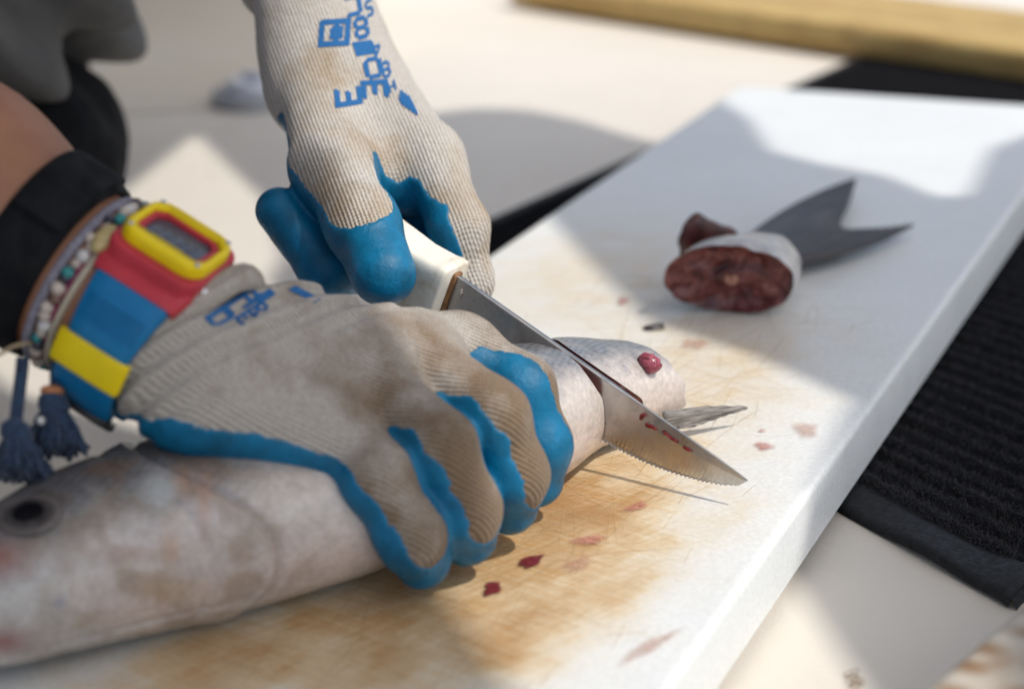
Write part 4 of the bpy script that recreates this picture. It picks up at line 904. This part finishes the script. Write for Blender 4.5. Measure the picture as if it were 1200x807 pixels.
# bracelets between band and watch
def sph(c, r, n=12, m=8):
    a = np.linspace(0, 2 * np.pi, n, endpoint=False); rings = [np.asarray(c) + np.stack([r * math.cos(b) * np.cos(a), r * math.cos(b) * np.sin(a), np.full(n, r * math.sin(b))], -1) for b in np.linspace(-1.45, 1.45, m)]; return mesh_from(*loft(rings))
bead_cols = [simple('pearl_bead', (.46, .39, .33), .3, .2), simple('teal_bead', (.02, .22, .22), .3, .2), simple('brown_bead', (.13, .07, .05), .3, .2), simple('silver_bead', (.5, .49, .48), .25, .2), simple('dark_bead', (.02, .02, .03), .3)]
b1 = thing('bead_bracelet', 'bracelet of small pale and teal beads next to the watch', 'bracelet')
CB = arm_c(.0335); rb_ = arm_r(.0335) + .0016
obj('cord', mesh_from(*tube(ring_pts(CB, AR, upw, tov, rb_, rb_, 60), .0006, 6)), simple('cord_brown', (.10, .06, .04), .8), b1)
for k in range(44):
    a = -.6 + k * .105 + rng.normal(0, .01); mt = bead_cols[[0, 0, 3, 0, 1, 4, 0, 2][k % 8] if 8 < k < 40 else rng.integers(0, 5)]
    obj('bead', sph(arm_ring(CB, a, rb_ + .0012) + AR * rng.normal(0, .0007), rng.uniform(.0016, .0025)), mt, b1)
b2 = thing('braided_bracelet', 'thin grey braided cord bracelet beside the black wristband', 'bracelet')
CB2 = arm_c(.0375); rb2 = arm_r(.0375) + .0018; gm = simple('grey_cord', (.20, .19, .23), .85, .3, 500)
for ph in (0, 2.1, 4.2):
    a = np.linspace(0, 2 * np.pi, 220); obj('strand', mesh_from(*tube(CB2 + np.outer(np.cos(a) * (rb2 + .0007 * np.cos(26 * a + ph)), upw) + np.outer(np.sin(a) * (rb2 + .0007 * np.cos(26 * a + ph)), tov) + np.outer(.0009 * np.sin(26 * a + ph), AR), .0009, 6)), gm, b2)
b3 = thing('shell_bracelet', 'gold shell charm on a pale thread bracelet beside the watch strap', 'bracelet')
CB3 = arm_c(.0300); rb3 = arm_r(.0300) + .0018
obj('thread', mesh_from(*tube(ring_pts(CB3, AR, upw, tov, rb3, rb3, 60), .0011, 8)), simple('pale_thread', (.42, .37, .28), .85), b3)
obj('magenta_thread', mesh_from(*tube(ring_pts(CB3 - AR * .002, AR, upw, tov, rb3, rb3, 60), .0008, 8)), simple('magenta', (.20, .008, .07), .8), b3)
cc = arm_ring(CB3, 1.02, rb3 + .0018); o_ = unit(cc - CB3); ty = np.cross(AR, o_)
obj('charm', xf(mesh_from(*disc_prof([(.0062, 0), (.0065, .0012), (.0050, .0026), (.0025, .0032), (.0005, .0034)], 20)), frame(cc - AR * .001, AR, ty, o_) @ Matrix.Diagonal((.48, .95, .8, 1))), simple('gold_shell', (.36, .28, .12), .4, .3, 300), b3)

# tassels hanging from the bracelets
tas_m = Mat('navy_yarn', rough=.9, Sheen_Weight=.2); tas_m.color(tas_m.ramp(tas_m.noise(700, 2), [(.3, (.006, .016, .040)), (.7, (.022, .050, .105))]))
def tassel(label, top, head, hlen, spread, bead, braid):
    t = thing('tassel', label, 'tassel', 'navy tassels hanging under the wrist', loc=(0, 0, 0)); top = np.asarray(top); head = np.asarray(head)
    n = 40; u = np.linspace(0, 1, n)
    if braid:
        for ph in (0, 2.1, 4.2): obj('braid_strand', mesh_from(*tube(top + np.outer(u, head - top) + np.outer(.0011 * np.cos(u * 26 + ph), cdir(1, 0, 0)) + np.outer(.0011 * np.sin(u * 26 + ph), cdir(0, 0, 1)), .0012, 7)), tas_m.m, t)
    else: obj('cord', mesh_from(*tube(top + np.outer(u, head - top), .0011, 8)), tas_m.m, t)
    a = np.linspace(0, 2 * np.pi, 40, endpoint=False); dn = np.array([0, 0, -1.])
    pr = [(.0022, -.002), (.0046, .0), (.0052, .003), (.0043, .0055), (.0048, .007)]
    obj('knot', mesh_from(*loft([head + np.outer(np.cos(a) * r, cdir(1, 0, 0)) + np.outer(np.sin(a) * r, cdir(0, .3, 1)) + dn * z for r, z in pr])), tas_m.m, t)
    parts = []
    for k in range(170):
        an_ = rng.uniform(0, 6.28); rr = math.sqrt(rng.random()); d1 = (math.cos(an_) * cdir(1, 0, 0) + math.sin(an_) * cdir(0, .3, 1)) * rr; L_ = hlen * rng.uniform(.85, 1.12)
        w = np.linspace(0, 1, 8); pts = head + np.outer(.004 + 0 * w, d1) + np.outer(spread * (w ** .7) * rng.uniform(.7, 1.15), d1) + np.outer(w * L_ + .005, dn) + rng.normal(0, .0006, (8, 3)) * w[:, None]
        parts.append(tube(pts, .00055, 5))
    tag(obj('yarn_skirt', mesh_from(*join_parts(parts)), tas_m.m, t), kind='stuff')
    if bead: obj('bead', sph(head + dn * bead[1] + cdir(bead[0], 0, 1) * .0068, .0014), bead_cols[3], t); obj('wrap', mesh_from(*tube(ring_pts(head + dn * -.0022, dn, cdir(1, 0, 0), cdir(0, .3, 1), .0024, .0024, 24), .0015, 8)), simple('orange_thread', (.42, .17, .07), .8), t)
tb1 = arm_ring(CB2, 2.25, rb2); 
tassel('navy tassel on a long braid, leftmost under the wrist', PD(27, 420, .626), PD(18, 498, .622), .0125, .0062, None, True)
tassel('short navy tassel with a silver bead and orange wrap under the wrist', PD(62, 425, .630), PD(62, 466, .628), .0130, .0058, (-.55, .0075), False)
obj('loose_thread', mesh_from(*tube(catmull([PD(-30, 425, .60), PD(0, 414, .612), PD(18, 405, .62), PD(36, 402, .626)], 24), .0007, 6)), simple('straw_thread', (.36, .28, .18), .8), b2)
ch = thing('charm_chain', 'small black chain dangling beside the blue watch strap', 'chain')
for k in range(5): v, q, uv = ring_tube(PD(74 + 4 * k, 434 + 6 * k, .630), cdir(.6 if k % 2 else -.6, .2, .8), cdir(.5, -.8, 0), np.cross(cdir(.6 if k % 2 else -.6, .2, .8), cdir(.5, -.8, 0)), .0016, .0011, .0005, 6, 16); obj('link', mesh_from(v, q), simple('black_metal', (.01, .01, .012), .35), ch)

# ------------------------------------------------------------------ blood and scraps
def blob(name, label, cat, px, py, w, h, rot, mat, z=.0006, hh=.0009, seed=0, group=None):
    c_ = P(px, py, z); n = 34; a = np.linspace(0, 2 * np.pi, n, endpoint=False); r0 = np.random.default_rng(seed)
    rad = 1 + sum(r0.uniform(.15, .45) / k * np.sin(k * a + r0.uniform(0, 6.3)) for k in range(2, 7)); ca, sa = math.cos(rot), math.sin(rot); rings = []
    for f, zz in ((1.1, .0), (1.0, hh * .35), (.82, hh * .75), (.55, hh), (.25, hh * 1.02)):
        x = np.cos(a) * rad * w * f; y = np.sin(a) * rad * h * f; rings.append(np.stack([x * ca - y * sa, x * sa + y * ca, np.full(n, zz)], -1))
    me = mesh_from(*loft(rings)); fattr(me, 'rim', np.concatenate([np.repeat([0, .12, .45, .9, 1], n), [0, 1]])); o = obj(name, me, mat, loc=c_); tag(o, label, cat, group); return o
m = Mat('blood_dark', rough=.3); m.color(m.ramp(m.noise(420, 3), [(.3, (.085, .008, .012)), (.7, (.22, .03, .035))])); m.ln(m.ramp(m.math('MULTIPLY', m.attr('rim', 'Fac'), m.ramp(m.noise(400, 4, .6), [(.3, (.5,) * 3), (.6, (1,) * 3)])), [(.05, (0, 0, 0)), (.5, (.95,) * 3)]), m.b.inputs['Alpha']); bd = m.m
m = Mat('blood_thin', rough=.2); m.color(m.ramp(m.noise(300, 4), [(.3, (.40, .105, .085)), (.7, (.58, .27, .20))])); m.ln(m.math('MULTIPLY', m.math('MULTIPLY', m.attr('rim', 'Fac'), .8), m.ramp(m.noise(330, 4, .6), [(.3, (.35,) * 3), (.6, (1,) * 3)])), m.b.inputs['Alpha']); bt = m.m
m = Mat('blood_faint', rough=.25); m.color(m.ramp(m.noise(300, 4), [(.3, (.48, .22, .14)), (.7, (.60, .38, .27))])); m.ln(m.math('MULTIPLY', m.math('MULTIPLY', m.attr('rim', 'Fac'), .55), m.ramp(m.noise(330, 4, .6), [(.3, (.35,) * 3), (.6, (1,) * 3)])), m.b.inputs['Alpha']); bf = m.m
m = Mat('brown_stain', rough=.5); m.color(m.ramp(m.noise(500, 4), [(.3, (.20, .12, .06)), (.7, (.40, .30, .2))])); m.ln(m.math('MULTIPLY', m.math('MULTIPLY', m.attr('rim', 'Fac'), .75), m.ramp(m.noise(420, 4, .6), [(.4, (.1,) * 3), (.6, (1,) * 3)])), m.b.inputs['Alpha']); bf2 = m.m
G = 'blood spots on the cutting board'
for i, (px, py, w, h, rot, mt, lab) in enumerate((
    (622, 657, .0042, .0078, -.2, bd, 'darkest wet blood drop on the board in front of the fingers'),
    (577, 689, .0040, .0066, -.1, bd, 'dark red drop just right of the little fingertip'),
    (690, 632, .0058, .0072, -.7, bt, 'pinkish red wet smear right of the darkest drop'),
    (676, 660, .0052, .0100, -.5, bf, 'faint pale blood stain below the pinkish smear'),
    (746, 593, .0042, .0070, -.3, bt, 'brownish pink spot below the knife blade'),
    (760, 757, .0040, .0180, -.28, bf, 'long faint blood streak nearest the camera on the board'),
    (895, 522, .0048, .0055, -.5, bt, 'pink scrap stain right of the knife tip'),
    (893, 504, .0016, .0022, -.2, bt, 'tiny red fleck just above the pink scrap stain'),
    (730, 352, .0034, .0085, .1, bt, 'red spot between the fish and the severed tail'),
    (820, 403, .0050, .0080, .2, bf, 'pale brown blood ring below the severed tail'),
    (806, 402, .0040, .0070, .2, bf, 'pale blood spot at the left below the severed tail'),
    (945, 503, .0060, .0120, .1, bf, 'colourless watery stain near the board edge'))):
    blob('blood_spot', lab, 'blood spot', px, py, w * .82, h * .82, rot, mt, .0007, 0.00022 if mt is bd else .00012, i + 3, G)
blob('fish_scrap', 'small dark scrap of fish skin lying between fish and tail', 'scrap', 767, 384, .0030, .0048, -.6, fin_m.m, .0005, .0016, 91)
blob('deck_stain', 'small brown stain on the deck by the near edge of the photo', 'stain', 1000, 796, .0040, .0075, .1, bf2, DECK_Z + .0004, .0004, 77)

# ------------------------------------------------------------------ added canopy overhead, out of frame: its openings are cut to shape the sun patches
CH = 1.45
def up_to(p): p = np.asarray(p, float); return (p + SUND * ((CH - p[2]) / SUND[2]))[:2]
D = lambda px, py: P(px, py, DECK_Z)
G_ = lambda x, y: np.array([x, y, 0.])
OPEN = [[P(640, 246), P(688, 300), P(765, 378), P(880, 414), P(1004, 470), PD(985, 545, .73), D(926, 668), D(1025, 815), D(1060, 1000), P(760, 980), P(600, 808), P(525, 700), PD(560, 480, .66), PD(440, 385, .68),
  G_(-.19, .02), G_(-.30, .045), G_(-.42, .12), D(95, 330), D(146, 224), D(231, 156), D(314, 236), D(334, 300), G_(-.27, .235), G_(-.20, .20), G_(-.164, .226)]]
FAR = [D(1330, 60), P(1300, 120), P(1210, 158), P(1165, 175), P(1140, 228), P(1105, 232), P(1040, 206), P(960, 191), P(902, 176), P(880, 140), P(842, 116), D(772, 168), D(740, 160), D(680, 141), D(620, 129), D(560, 127), D(500, 134), D(440, 122), D(400, 0)]
SHIFT = np.array([SUND[0], SUND[1]]) * CH / SUND[2]
outer = [np.array([x, y]) + SHIFT for x, y in ((-1.5, -.62), (.55, -.62), (.55, .75))] + [up_to(p) for p in FAR]
outer += [np.array([-1.5, outer[-1][1] - SHIFT[1]]) + SHIFT]
loops = [[tuple(p) for p in outer]] + [[tuple(up_to(p)) for p in l] for l in OPEN]
cv = [p for l in loops for p in l]; tri = tessellate_polygon([[Vector((x, y, 0)) for x, y in l] for l in loops])
v = [(x, y, CH) for x, y in cv] + [(x, y, CH + .004) for x, y in cv]; n = len(cv); fs = [t for t in tri] + [tuple(i + n for i in t[::-1]) for t in tri]; k = 0
for l in loops:
    for i in range(len(l)): a, b = k + i, k + (i + 1) % len(l); fs.append((a, b, b + n, a + n))
    k += len(l)
gobo = thing('canopy_gobo', 'added unseen canvas canopy with openings over the deck, above the frame', 'gobo')
cm = simple('canvas', (.74, .72, .68), .8, .05, 20)
obj('canvas', mesh_from(v, fs, smooth=False), cm, gobo)
pm_ = Mat('alloy_pole', (.6, .6, .6), .35, Metallic=1.0).m
cor = [outer[0], outer[1], outer[2], outer[-1]]
for i in range(4):
    a, b = cor[i], cor[(i + 1) % 4]
    if i in (0, 1): obj('rail', mesh_from(*tube([(a[0], a[1], CH - .014), (b[0], b[1], CH - .014)], .013, 12)), pm_, gobo)
    if i < 2: obj('pole', mesh_from(*tube([(a[0], a[1], DECK_Z), (a[0], a[1], CH)], .014, 12)), pm_, gobo)

# ------------------------------------------------------------------ added seat beside the fish, out of frame: shades the near left
hs_ = thing('shade_blocker', 'added unseen navy vinyl seat left of the frame', 'blocker', loc=(-.76, -.62, DECK_Z))
vin = simple('navy_vinyl', (.012, .016, .03), .5, .2, 40, .2, 600)
obj('base', bevel_box(.62, .86, .46, .02, 3, (0, 0, .23)), simple('grey_gelcoat', (.10, .10, .11), .4, .1, 10), hs_)
obj('cushion', bevel_box(.66, .90, .11, .04, 5, (0, 0, .516)), vin, hs_)
obj('backrest', bevel_box(.14, .90, .52, .05, 5, (.22, 0, .80)), vin, hs_)
